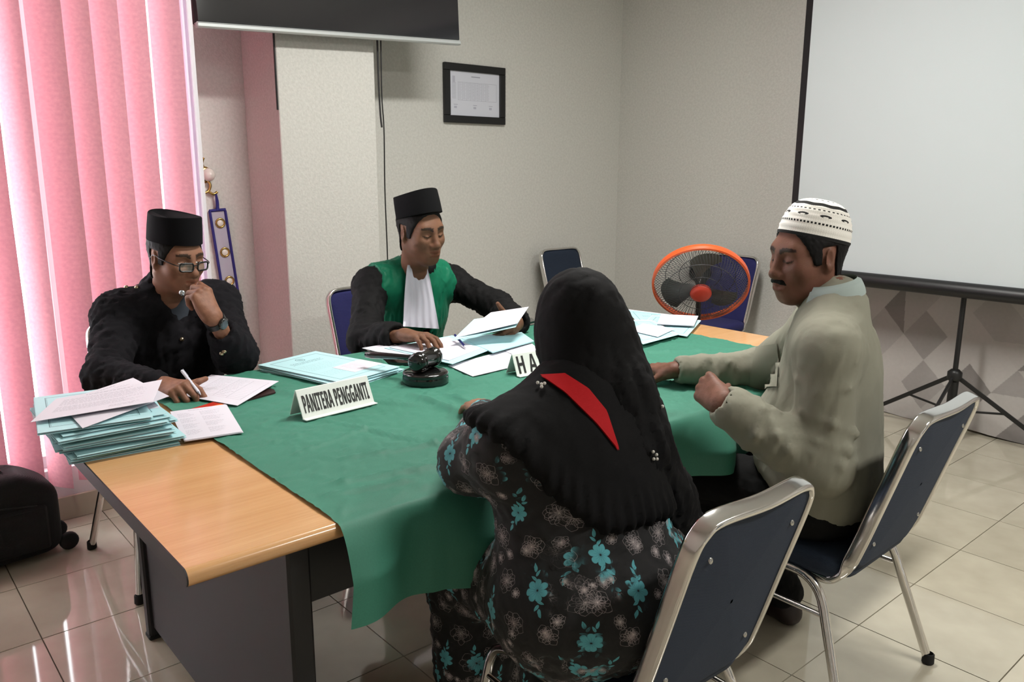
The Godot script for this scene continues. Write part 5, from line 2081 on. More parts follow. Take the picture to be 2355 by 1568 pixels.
# ----------------------------------------------------------------- the man in the robe
func build_judge() -> void:
	var skin := Color(0.170, 0.083, 0.049)
	var J := {"fwd": Vector3(0.06, 0, 1).normalized(), "pelvis": uhv(1.965, 0.575, 3.02), "neck": uhv(1.945, 0.985, 2.905),
		"shR": on_v(852, 658, 2.92), "elR": on_v(840, 782, 2.74), "wrR": on_v(930, 772, 2.50),
		"shL": on_v(1036, 648, 2.92), "elL": on_v(1145, 706, 2.68), "wrL": on_v(1190, 741, 2.43),
		"hipR": uhv(1.875, 0.55, 3.0), "kneeR": uhv(1.86, 0.52, 2.62), "ankR": uhv(1.86, 0.10, 2.64), "toeR": uhv(1.85, 0.035, 2.48),
		"hipL": uhv(2.065, 0.55, 3.0), "kneeL": uhv(2.09, 0.52, 2.62), "ankL": uhv(2.09, 0.10, 2.64), "toeL": uhv(2.10, 0.035, 2.48)}
	var P := person_node("man in a black and green robe with white bib and black velvet cap, reading papers", J.pelvis)
	var body := skin_body(J, skin)
	var hx := Transform3D(face_basis(Vector3(0.04, 0, 1), 0.13, 0.05).scaled_local(Vector3(1.04, 1.05, 1.06)), on_v(968, 532, 2.78))
	add_head(body, hx, skin, 0.0, 1.2)
	# right hand lies on the file, a pen between the fingers
	var wr: Vector3 = J.wrR
	var hz := (on_h(1040, 800, 0.795) - wr).normalized()
	add_hand(body, hand_sdf(wr + Vector3(0, 0.005, 0), hz + Vector3(0, 0.10, 0), Vector3(0.1, 1, 0.1), 1.0, [[18, 30, 20], [24, 30, 20], [26, 30, 20], [26, 32, 20]], [0, 10, 15], J.elR, 1.02, 1.4), skin)
	# left hand holds the papers
	var wl: Vector3 = J.wrL
	add_hand(body, hand_sdf(wl, on_v(1150, 768, 2.33) - wl, Vector3(0.55, 0.30, 0.75), -1.0, [[30, 45, 25], [34, 48, 25], [38, 50, 25], [42, 50, 25]], [0, 12, 10], J.elL, 1.0, 0.7), skin)
	put("body", body, skin_mat(), P)
	put("hair", hair_mesh(hx), fabric_mat(Color(0.085, 0.078, 0.075), 0.6, 0.05, 0.1), P)
	put("cap", songkok(hx, 0.086, 0.34), fabric_mat(Color(0.06, 0.06, 0.065), 0.95, 0.05, 0.1), P)
	# robe with wide sleeves
	var s := Sdf.new()
	torso(s, J, 0.002)
	var cuffR: Vector3 = J.elR.lerp(J.wrR, 0.70)
	var cuffL: Vector3 = J.elL.lerp(J.wrL, 0.82)
	s.cap(J.shR, J.elR, 0.066, 0.062, 0.05)
	s.cap(J.elR, cuffR, 0.062, 0.058, 0.04)
	s.cap(J.shL, J.elL, 0.064, 0.060, 0.05)
	s.cap(J.elL, cuffL, 0.060, 0.050, 0.04)
	s.cap(J.elL.lerp(cuffL, 0.5) + Vector3(0, -0.02, 0), cuffL + Vector3(0.01, -0.018, 0), 0.05, 0.050, 0.04)
	# collar stand
	s.cap(J.neck + Vector3(0, 0.020, 0.012), J.neck + Vector3(0.002, 0.072, 0.040), 0.076, 0.070, 0.02)
	s.cap(J.neck + Vector3(0.006, 0.085, 0.09), J.neck + Vector3(0.006, 0.13, 0.11), 0.058, 0.066, 0.012, 1)
	s.cap(cuffR + (J.wrR - J.elR).normalized() * 0.05, cuffR + (J.wrR - J.elR).normalized() * 0.09, 0.046, 0.060, 0.01, 1)
	s.cap(cuffL + (J.wrL - J.elL).normalized() * 0.035, cuffL + (J.wrL - J.elL).normalized() * 0.09, 0.040, 0.056, 0.01, 1)
	s.cap(uhv(1.965, 0.46, 2.9), uhv(1.965, 0.46, 2.9) + Vector3(0, -0.05, 0), 0.02, 0.02, 0.01)
	var robe := mb()
	s.mesh(0.010, robe)
	var down := Vector3(0.0, 1.0, 0.25).normalized()
	push(robe, func(p, n): return 0.005 * fold(p, down, 0.05, 0.22, 3.0) + 0.002 * fold(p, Vector3(0.7, 0.5, 0.5), 0.03, 0.08, 9.0))
	put("robe", robe, fabric_mat(Color(0.075, 0.073, 0.075), 0.75, 0.04), P)
	# green satin yoke: two broad panels from shoulder to waist
	var g := Sdf.new()
	torso(g, J, 0.013)
	g.cap(J.shR, J.shR.lerp(J.shL, 0.5), 0.080, 0.076, 0.05)
	g.cap(J.shL, J.shR.lerp(J.shL, 0.5), 0.080, 0.076, 0.05)
	var c0: Vector3 = (J.shR + J.shL) * 0.5
	var rx: Vector3 = (J.shL - J.shR).normalized()
	var nk: Vector3 = J.neck
	g.clip = func(p: Vector3) -> float:
		var x: float = (p - c0).dot(rx)
		var y: float = p.y - c0.y
		var w := lerpf(0.150, 0.185, smoothstep(-0.25, -0.02, y)) - 0.015 * smoothstep(0.0, 0.06, y)
		var d := absf(x + 0.018) - w - 0.006
		d = maxf(d, -0.30 - y)
		d = maxf(d, 0.070 - Vector2(p.x - nk.x, p.z - nk.z - 0.004).length() + 0.10 * smoothstep(0.02, -0.22, y) * 0.0)
		return d
	var green := mb()
	g.mesh(0.0075, green)
	push(green, func(p, n): return 0.004 * fold(p, down, 0.045, 0.25, 3.0))
	put("yoke", green, fabric_mat(Color(0.07, 0.40, 0.29), 0.42, 0.25, 0.1), P)
	# pleated white bib
	var bib := mb()
	var top := on_v(958, 617, 2.80)
	var rows := 22
	var cols := 30
	var pts := []
	for j in rows + 1:
		var t := j / float(rows)
		var w := lerpf(22.0, 41.0, pow(t, 0.75))
		var cxp := lerpf(957.0, 964.0, t)
		var row := []
		for i in cols + 1:
			var e := i / float(cols)
			var h := cam_hit(s, cxp + (e - 0.5) * 2.0 * w, lerpf(612.0, 752.0, t) + 6.0 * (e - 0.5), 2.0)
			var alt := on_v(cxp + (e - 0.5) * 2.0 * w, lerpf(612.0, 752.0, t) + 6.0 * (e - 0.5), 2.822)
			if h == Vector3.INF or alt.length() < h.length():
				h = alt
			row.append(h)
		pts.append(row)
	var lift := func(i: int, j: int) -> float:
		var e := i / float(cols)
		return 0.022 + 0.012 * (j / float(rows)) + 0.004 * sin(e * TAU * 5.0 + 0.6 * sin(j * 0.4)) * (0.35 + 0.65 * j / rows)
	grid(bib, cols, rows, func(i, j): return pts[rows - j][i] + Vector3(-0.35, 0.12, 0.93) * lift.call(i, rows - j))
	grid(bib, cols, rows, func(i, j): return pts[rows - j][cols - i] + Vector3(-0.35, 0.12, 0.93) * (lift.call(cols - i, rows - j) - 0.003))
	put("bib", bib, fabric_mat(Color(0.84, 0.83, 0.88), 0.8, 0.05, 0.1), P)
	var t := Sdf.new()
	legs(t, J, 0.085, 0.066, 0.055)
	var tr := mb()
	t.mesh(0.014, tr)
	put("trousers", tr, fabric_mat(Color(0.09, 0.09, 0.10)), P)
	shoes(P, J, Color(0.10, 0.09, 0.085))
	# blue pen in the right hand: top-level
	var pa := on_v(1046, 770, 2.42)
	var pb := on_h(1072, 800, 0.785)
	pen("pen", pa, pb, mat(Color(0.05, 0.06, 0.35), 0.3), mat(Color(0.8, 0.8, 0.82), 0.3), "blue ballpoint pen between the fingers of the man in the robe")


func pen(called: String, a: Vector3, b: Vector3, m1: Material, m2: Material, label: String) -> void:
	var t := thing(called, label, "pen", a)
	var d := b - a
	var fr := frames(PackedVector3Array([Vector3.ZERO, d]))
	part("barrel", tube(mb(), PackedVector3Array([Vector3.ZERO, d * 0.02, d * 0.88]), [0.0038, 0.0046, 0.0046], 10), m1, t)
	part("tip", tube(mb(), PackedVector3Array([d * 0.88, d * 0.93, d]), [0.0044, 0.003, 0.0007], 10), m2, t)
	part("clip", box(mb(), d * 0.10 + fr[0].x * 0.006, Vector3(0.0015, 0.003, 0.032), 0.0005, fr[0]), m2, t)


func shoes(P: Node3D, J: Dictionary, c: Color) -> void:
	for e in ["R", "L"]:
		var s := Sdf.new()
		var an: Vector3 = J["ank" + e]
		var to: Vector3 = J["toe" + e]
		var heel := Vector3(an.x, 0.038, an.z) + (Vector3(an.x, 0, an.z) - Vector3(to.x, 0, to.z)).normalized() * 0.025
		s.cap(heel, to + Vector3(0, 0.002, 0), 0.038, 0.034, 0.02)
		s.cap(an + Vector3(0, 0.0, 0), heel, 0.036, 0.036, 0.02)
		s.clip = func(p: Vector3) -> float: return 0.003 - p.y
		var m := mb()
		s.mesh(0.010, m)
		put("shoe", m, mat(c, 0.5), P)


# ----------------------------------------------------------------- the clerk by the window
func build_clerk() -> void:
	var skin := Color(0.255, 0.122, 0.076)
	var J := {"fwd": Vector3(0.10, 0, 1).normalized(), "pelvis": uhv(0.90, 0.565, 2.95), "neck": on_v(392, 700, 2.87),
		"shR": on_v(272, 728, 2.90), "elR": on_v(245, 868, 2.68), "wrR": on_v(372, 890, 2.44),
		"shL": on_v(500, 700, 2.88), "elL": on_v(543, 815, 2.62), "wrL": on_v(490, 730, 2.52),
		"hipR": uhv(0.81, 0.55, 2.93), "kneeR": uhv(0.80, 0.52, 2.52), "ankR": uhv(0.80, 0.10, 2.55), "toeR": uhv(0.79, 0.035, 2.39),
		"hipL": uhv(0.99, 0.55, 2.93), "kneeL": uhv(1.02, 0.52, 2.52), "ankL": uhv(1.02, 0.10, 2.55), "toeL": uhv(1.03, 0.035, 2.39)}
	var P := person_node("man in a dark coat and glasses with a black velvet cap, writing by the window", J.pelvis)
	var body := skin_body(J, skin)
	var hc := on_v(405, 592, 2.79)
	var hx := Transform3D(face_basis(Vector3(0.30, 0, 1), 0.16, -0.02).scaled_local(Vector3(0.96, 0.95, 0.96)), hc)
	add_head(body, hx, skin, 0.8, 1.2)
	# left hand, loosely closed, at the mouth
	var wl: Vector3 = J.wrL
	var mouth: Vector3 = hx * Vector3(0.004, -0.066, 0.115)
	var lz := (on_v(452, 652, 2.58) - wl).normalized()
	var sl := hand_sdf(wl, lz, Vector3(0.35, 0.20, 1.0), -1.0, [[38, 62, 30], [55, 72, 35], [66, 76, 40], [72, 78, 40]], [0, 12, 10], J.elL, 1.04, 0.5, Vector3(0.22, -0.62, 0.75))
	add_hand(body, sl, skin)
	# right hand, writing
	var wr: Vector3 = J.wrR
	add_hand(body, hand_sdf(wr + Vector3(0, 0.006, 0), on_h(465, 905, 0.79) - wr, Vector3(-0.15, 1.0, 0.35), 1.0, [[30, 38, 20], [42, 45, 25], [52, 52, 30], [58, 55, 30]], [0, 22, 10], J.elR, 1.02, 0.8), skin)
	put("body", body, skin_mat(), P)
	put("hair", hair_mesh(hx), fabric_mat(Color(0.09, 0.08, 0.078), 0.6, 0.05, 0.1), P)
	put("cap", songkok(hx, 0.090, 0.03), fabric_mat(Color(0.07, 0.065, 0.075), 0.95, 0.05, 0.1), P)
	# glasses
	var fm := mat(Color(0.07, 0.07, 0.075), 0.25)
	var gl := mb()
	for q in [-1.0, 1.0]:
		var ring := PackedVector3Array()
		for p in round_rect(0.047, 0.028, 0.009, 4):
			ring.push_back(hx * Vector3(q * 0.0325 + p.x, -0.010 + p.y, 0.108 - 3.2 * pow(q * 0.0325 + p.x, 2.0)))
		tube(gl, ring, 0.0028, 8, true)
		tube(gl, curve([hx * Vector3(q * 0.056, -0.004, 0.098), hx * Vector3(q * 0.070, -0.001, 0.085), hx * Vector3(q * 0.079, 0.006, 0.03), hx * Vector3(q * 0.080, 0.012, -0.012), hx * Vector3(q * 0.078, -0.006, -0.034)], 5), 0.0019, 6)
	tube(gl, curve([hx * Vector3(-0.009, -0.006, 0.108), hx * Vector3(0.0, -0.003, 0.110), hx * Vector3(0.009, -0.006, 0.108)], 4), 0.0022, 6)
	var go := put("glasses", gl, fm, P)
	for q in [-1.0, 1.0]:
		var ln := mb()
		var f := []
		for p in round_rect(0.045, 0.026, 0.008, 4):
			f.append(hx * Vector3(q * 0.0325 + p.x, -0.010 + p.y, 0.108 - 3.2 * pow(q * 0.0325 + p.x, 2.0)))
		ln.face(f)
		put("lens", ln, M.pane, P, go)
	# coat
	var s := Sdf.new()
	torso(s, J, 0.012, 1.04)
	var cuffR: Vector3 = J.elR.lerp(J.wrR, 0.86)
	var cuffL: Vector3 = J.elL.lerp(J.wrL, 0.52)
	s.cap(J.shR, J.elR, 0.070, 0.060, 0.05)
	s.cap(J.elR, cuffR, 0.060, 0.045, 0.04)
	s.cap(J.shL, J.elL, 0.070, 0.062, 0.05)
	s.cap(J.elL, cuffL, 0.062, 0.052, 0.04)
	s.cap(J.neck + Vector3(0, 0.03, -0.012), J.neck + Vector3(0, 0.050, -0.012), 0.082, 0.080, 0.03)
	var dl: Vector3 = (J.wrL - J.elL).normalized()
	s.cap(cuffL + dl * 0.045, cuffL + dl * 0.09, 0.040, 0.060, 0.01, 1)
	# open front of the coat: a V cut away
	var f0: Vector3 = J.fwd
	s.cap(J.neck + f0 * 0.075 + Vector3(0, 0.07, 0), J.neck + f0 * 0.150 + Vector3(0.015, -0.10, 0), 0.066, 0.040, 0.012, 1)
	s.cap(J.neck + f0 * 0.150 + Vector3(0.015, -0.10, 0), J.pelvis + f0 * 0.185 + Vector3(0.05, 0.08, 0), 0.040, 0.036, 0.012, 1)
	var coat := mb()
	s.mesh(0.009, coat)
	push(coat, func(p, n): return 0.006 * fold(p, Vector3(0.2, 0.9, 0.4).normalized(), 0.06, 0.20, 5.0) + 0.0025 * fold(p, Vector3(0.8, 0.3, 0.5).normalized(), 0.03, 0.08, 1.0))
	var co := put("coat", coat, fabric_mat(Color(0.092, 0.087, 0.10), 0.9, 0.05), P)
	# epaulettes and brass buttons
	var brass := mat(Color(0.72, 0.66, 0.55), 0.3, 1.0)
	for px in [[291, 664], [316, 664], [417, 780], [468, 636], [516, 805], [511, 810], [524, 648]]:
		var h := cam_hit(s, px[0], px[1], 2.0)
		if h != Vector3.INF:
			var gn := s.grad(h)
			var bb := Basis(Quaternion(Vector3.UP, gn))
			put("button", lathe(mb(), [Vector2(0.0, 0.006), Vector2(0.005, 0.005), Vector2(0.0075, 0.001), Vector2(0.0078, -0.003)], 12, Transform3D(bb, h + gn * 0.006)), brass, P, co)
	# grey shirt underneath
	var sh := Sdf.new()
	torso(sh, J, -0.010, 0.98)
	sh.cap(J.neck + Vector3(0, 0.03, 0.0), J.neck + Vector3(0, 0.058, 0.004), 0.064, 0.062, 0.02)
	sh.cap(J.neck + f0 * 0.09 + Vector3(0, 0.10, 0), J.neck + f0 * 0.11 + Vector3(0, -0.03, 0), 0.034, 0.010, 0.008, 1)
	var shirt := mb()
	sh.mesh(0.010, shirt)
	put("shirt", shirt, fabric_mat(Color(0.24, 0.26, 0.29), 0.8, 0.05), P)
	# wrist watch
	var wa: Vector3 = wl - dl * 0.018
	var band := PackedVector3Array()
	var wx := dl.cross(Vector3(0.2, 0.25, 1.0)).normalized()
	var wy := wx.cross(dl).normalized() * -1.0
	for q in 24:
		var a := TAU * q / 24.0
		band.push_back(wa + wx * cos(a) * 0.0335 + wy * sin(a) * 0.0285)
	var wm := mb()
	sweep(wm, band, PackedVector2Array([Vector2(-0.011, -0.002), Vector2(0.011, -0.002), Vector2(0.011, 0.002), Vector2(-0.011, 0.002)]), true, dl)
	var wo := put("wristwatch", wm, M.black_plastic, P)
	var face_n: Vector3 = ((Vector3(0, CAM_H, 0) - wa).normalized() + Vector3(0.5, 0, 0)).normalized()
	face_n = (face_n - dl * face_n.dot(dl)).normalized()
	var wbx := Basis(Quaternion(Vector3.UP, face_n))
	put("watch_case", lathe(mb(), [Vector2(0.0, -0.004), Vector2(0.019, -0.004), Vector2(0.0205, 0.0), Vector2(0.0195, 0.005), Vector2(0.017, 0.007), Vector2(0.0, 0.007)], 20, Transform3D(wbx, wa + face_n * 0.031)), M.black_gloss, P, wo)
	put("watch_dial", lathe(mb(), [Vector2(0.013, 0.0074), Vector2(0.009, 0.0078), Vector2(0.0, 0.008)], 18, Transform3D(wbx, wa + face_n * 0.031)), mat(Color(0.35, 0.36, 0.38), 0.3, 0.6), P, wo)
	# ring on the left hand
	var rp := on_v(419, 674, 2.58)
	put("finger_ring", lathe(mb(), [Vector2(0.0, -0.005), Vector2(0.008, -0.004), Vector2(0.010, 0.0), Vector2(0.007, 0.004), Vector2(0.0, 0.005)], 14, Transform3D(Basis(Quaternion(Vector3.UP, Vector3(-0.5, -0.2, 0.84))), rp)), mat(Color(0.75, 0.78, 0.80), 0.2, 0.8), P)
	var t := Sdf.new()
	legs(t, J, 0.085, 0.066, 0.055)
	var tr := mb()
	t.mesh(0.014, tr)
	put("trousers", tr, fabric_mat(Color(0.09, 0.09, 0.10)), P)
	shoes(P, J, Color(0.10, 0.09, 0.085))
	pen("pen", on_v(418, 852, 2.40), on_h(462, 908, 0.776), mat(Color(0.86, 0.86, 0.90), 0.3), mat(Color(0.7, 0.7, 0.75), 0.3), "white ballpoint pen in the writing hand of the man by the window")


# a soft roll of cloth lying slantwise over a sleeve that runs from a to b
func cloth_roll(s: Sdf, a: Vector3, b: Vector3, r: float, at: float, from: float, slant: float) -> void:
	var t := (b - a).normalized()
	var x := t.cross(Vector3(0.3, 0.2, 0.9)).normalized()
	var y := t.cross(x)
	var last := Vector3.ZERO
	for q in 6:
		var w := from + PI * 0.35 * q
		var p := a.lerp(b, at) + t * (slant * r * 2.0 * sin(q * 0.9)) + (x * cos(w) + y * sin(w)) * (r + 0.005)
		if q > 0:
			s.cap(last, p, 0.011 if q < 5 else 0.007, 0.011 if q < 4 else 0.004, 0.012)
		last = p


# ----------------------------------------------------------------- the man in the grey-green shirt
func build_man() -> void:
	var skin := Color(0.170, 0.078, 0.052)
	var J := {"fwd": Vector3(-0.45, 0, -0.89).normalized(), "pelvis": uhv(2.025, 0.565, 1.025), "neck": uhv(2.025, 1.055, 1.04),
		"shR": uhv(2.18, 0.985, 1.15), "elR": uhv(2.215, 0.800, 1.37), "wrR": on_h(1553, 850, 0.812),
		"shL": uhv(1.855, 0.985, 0.965), "elL": uhv(1.850, 0.690, 0.950), "wrL": on_v(1662, 925, 1.14),
		"hipR": uhv(2.15, 0.545, 1.04), "kneeR": uhv(2.14, 0.525, 1.46), "ankR": uhv(2.20, 0.10, 1.22), "toeR": uhv(2.20, 0.035, 1.38),
		"hipL": uhv(1.95, 0.545, 1.02), "kneeL": uhv(1.90, 0.525, 1.45), "ankL": uhv(2.08, 0.10, 1.30), "toeL": uhv(2.06, 0.035, 1.46)}
	var P := person_node("man in a grey-green shirt with a moustache and a white crocheted cap", J.pelvis)
	var body := skin_body(J, skin)
	var hx := Transform3D(face_basis(Vector3(-0.915, 0, -0.404), 0.10, 0.0).scaled_local(Vector3(0.98, 1.0, 0.99)), on_v(1856, 588, 1.12))
	add_head(body, hx, skin, 0.0, 1.3)
	var wr: Vector3 = J.wrR
	add_hand(body, hand_sdf(wr, on_h(1478, 842, 0.790) - wr, Vector3(-0.2, 1.0, 0.35), 1.0, [[30, 40, 25], [40, 50, 30], [46, 55, 30], [50, 55, 30]], [0, 10, 12], J.elR, 1.04, 0.8), skin)
	var wl: Vector3 = J.wrL
	add_hand(body, hand_sdf(wl, on_v(1600, 872, 1.26) - wl, Vector3(-0.80, 0.35, 0.45), -1.0, [[38, 58, 30], [44, 62, 32], [48, 62, 32], [54, 62, 32]], [0, 8, 8], J.elL, 1.08, 0.7, Vector3(0.12, -0.62, 0.76)), skin)
	put("body", body, skin_mat(), P)
	put("hair", hair_mesh(hx), fabric_mat(Color(0.075, 0.07, 0.07), 0.6, 0.05, 0.1), P)
	# moustache
	var mu := Sdf.new()
	for q in [-1.0, 1.0]:
		mu.cap(Vector3(q * 0.003, -0.0535, 0.0985), Vector3(q * 0.018, -0.0565, 0.0935), 0.0072, 0.0068, 0.004)
		mu.cap(Vector3(q * 0.018, -0.0565, 0.0925), Vector3(q * 0.030, -0.066, 0.084), 0.0068, 0.0035, 0.004)
	var mm := mb()
	mu.mesh(0.003, mm)
	push(mm, func(p, n): return 0.0012 * noise.get_noise_3d(p.x * 400.0, p.y * 120.0, p.z * 300.0))
	var mo := mb()
	mo.add(mm, hx)
	put("moustache", mo, fabric_mat(Color(0.07, 0.06, 0.058), 0.7, 0.05, 0.1), P)
	put("cap", crochet_cap(hx), crochet_mat(), P)
	# shirt
	var s := Sdf.new()
	torso(s, J, 0.014, 1.07)
	s.ell(J.pelvis.lerp(J.neck, 0.28) + J.fwd * 0.045, Vector3(0.165, 0.15, 0.15), Basis(J.fwd.cross(Vector3.UP), Vector3.UP, J.fwd.cross(Vector3.UP).cross(Vector3.UP)), 0.08)
	var cuffR: Vector3 = J.elR.lerp(J.wrR, 0.92)
	var cuffL: Vector3 = J.elL.lerp(J.wrL, 0.90)
	s.cap(J.shR, J.elR, 0.070, 0.060, 0.05)
	s.cap(J.elR, cuffR, 0.060, 0.042, 0.04)
	s.cap(J.shL, J.elL, 0.074, 0.068, 0.022)
	s.cap(J.elL, cuffL, 0.070, 0.054, 0.04)
	s.cap(J.elL.lerp(cuffL, 0.4) + Vector3(0, -0.012, 0), cuffL + Vector3(0, -0.004, 0), 0.06, 0.050, 0.02)
	for e in [[cuffR, J.wrR, J.elR], [cuffL, J.wrL, J.elL]]:
		var d: Vector3 = (e[1] - e[2]).normalized()
		s.cap(e[0] + d * 0.040, e[0] + d * 0.09, 0.036, 0.062, 0.008, 1)
	# rolls of cloth on the sleeves and at the waist
	for e in [[0.10, 0.7, 0.25], [0.24, 0.9, -0.15], [0.62, 1.4, 0.30], [0.76, 1.9, 0.22], [0.90, 2.2, 0.10]]:
		cloth_roll(s, J.shL, J.elL, 0.066, e[0], e[1], e[2])
	for e in [[0.12, 1.2, -0.30], [0.28, 0.8, -0.25], [0.46, 0.4, -0.20], [0.62, 0.6, -0.25], [0.78, 0.2, -0.20]]:
		cloth_roll(s, J.elL, cuffL, 0.056, e[0], e[1], e[2])
	for e in [[0.20, 1.0, -0.25], [0.45, 0.6, -0.2], [0.70, 0.9, -0.2]]:
		cloth_roll(s, J.elR, cuffR, 0.047, e[0], e[1], e[2])
	for e in [[0.04, 0.2, 0.03], [0.10, 0.8, -0.04], [0.17, 0.5, 0.05]]:
		var c0: Vector3 = J.pelvis + Vector3(0, e[0], 0)
		for q in 4:
			var a0: float = PI + e[1] + q * 0.32
			var a1 := a0 + 0.32
			s.cap(c0 + Vector3(cos(a0) * 0.185, e[2] * sin(q * 0.8), sin(a0) * 0.150), c0 + Vector3(cos(a1) * 0.185, e[2] * sin((q + 1) * 0.8), sin(a1) * 0.150), 0.012, 0.012, 0.03)
	var shirt := mb()
	s.mesh(0.0085, shirt)
	push(shirt, func(p, n): return 0.003 * fold(p, Vector3(0.15, 0.95, 0.2).normalized(), 0.10, 0.50, 2.0))
	var so := put("shirt", shirt, fabric_mat(Color(0.515, 0.51, 0.455), 0.85, 0.06), P)
	# collar: a turned-down band round the neck, higher at the nape
	var col := mb()
	var nk: Vector3 = J.neck
	var fw := Vector3(-0.80, 0, -0.60).normalized()
	var sd := fw.cross(Vector3.UP).normalized()
	grid(col, 40, 6, func(i, j):
		var a: float = lerp(0.42, TAU - 0.42, i / 40.0)
		var t: float = j / 6.0
		var r := 0.060 + 0.016 * sin(t * PI * 0.5) + 0.008 * t
		var y := 0.078 - 0.050 * t + 0.030 * (1.0 - cos(a)) * 0.5 - (0.022 * t * exp(-pow(minf(a, TAU - a) / 0.8, 2.0)))
		if t < 0.18:
			y -= 0.01
		return nk + fw * 0.018 + (fw * cos(a) * 1.05 + sd * sin(a)) * r + Vector3(0, y, 0))
	put("collar", col, fabric_mat(Color(0.60, 0.645, 0.63), 0.85, 0.06), P, so)
	# breast pocket on the visible side
	var pk := ribbon(s, [Vector2(1742, 800), Vector2(1728, 850), Vector2(1722, 895)], [Vector2(1790, 790), Vector2(1795, 845), Vector2(1792, 890)], 8, 0.007, 1.2)
	put("pocket", pk, fabric_mat(Color(0.515, 0.51, 0.455), 0.85, 0.06), P, so)
	var t := Sdf.new()
	legs(t, J, 0.092, 0.076, 0.060)
	t.ell(J.pelvis + Vector3(0, -0.035, 0), Vector3(0.19, 0.085, 0.155), Basis.IDENTITY, 0.05)
	var tr := mb()
	t.mesh(0.012, tr)
	push(tr, func(p, n): return 0.004 * fold(p, Vector3(0.2, 0.3, 0.9).normalized(), 0.04, 0.15, 3.0))
	put("trousers", tr, fabric_mat(Color(0.09, 0.09, 0.09), 0.9, 0.04), P)
	shoes(P, J, Color(0.17, 0.12, 0.11))


func crochet_mat() -> StandardMaterial3D:
	var W := 1024
	var H := 256
	var im := Image.create(W, H, false, Image.FORMAT_RGB8)
	var white := Color(0.90, 0.89, 0.86)
	var black := Color(0.02, 0.02, 0.022)
	for y in H:
		var t := 1.0 - y / float(H)        # 0 at the brim, 1 at the crown
		for x in W:
			var a := x / float(W)
			var c := white
			var stitch := 0.5 + 0.5 * sin(a * TAU * 90.0 + (1.5 if int(y / 5.0) % 2 == 0 else 0.0))
			c = white.lerp(white * 0.80, 0.5 * stitch * (0.5 + 0.5 * sin(y * 1.25)))
			var wav := 0.018 * sin(a * TAU * 9.0)
			if t < 0.045:
				c = black
			elif absf(t - 0.22) < 0.016 and fposmod(a * 60.0, 1.0) < 0.55:
				c = black
			elif absf(t - 0.36 - wav * 1.6) < 0.045:
				var ph := fposmod(a * 9.0, 1.0)
				if Vector2((ph - 0.5) * 2.4, (t - 0.36) / 0.045).length() < 0.62 and Vector2((ph - 0.5) * 2.4, (t - 0.345) / 0.045).length() > 0.30:
					c = black
			elif absf(t - 0.48) < 0.012 and fposmod(a * 40.0, 1.0) < 0.5:
				c = black
			elif absf(t - 0.615 - wav * 0.5) < 0.045:
				c = black
			elif absf(t - 0.80) < 0.02 and fposmod(a * 20.0, 1.0) < 0.4:
				c = black
			im.set_pixel(x, y, c)
	var m := mat(Color.WHITE, 0.9)
	m.albedo_texture = tex(im)
	return m


func crochet_cap(xf: Transform3D) -> Mb:
	var m := mb()
	var k := Transform3D(Basis(Vector3.RIGHT, -0.30), Vector3(0, 0.042, -0.020))
	grid(m, 96, 30, func(i, j):
		var a: float = TAU * i / 96.0
		var t: float = j / 30.0
		var q := t * PI * 0.5
		var r := pow(cos(q), 0.62) if t < 1.0 else 0.0
		var y := pow(sin(q), 0.95) * 0.105
		var rel: float = 1.0 + 0.010 * sin(a * 90.0 + (PI if j % 2 == 0 else 0.0)) * 0.5 + 0.012 * sin(t * 60.0)
		return xf * (k * Vector3(cos(a) * 0.0825 * r * rel, y, -sin(a) * 0.1015 * r * rel)), true)
	return m


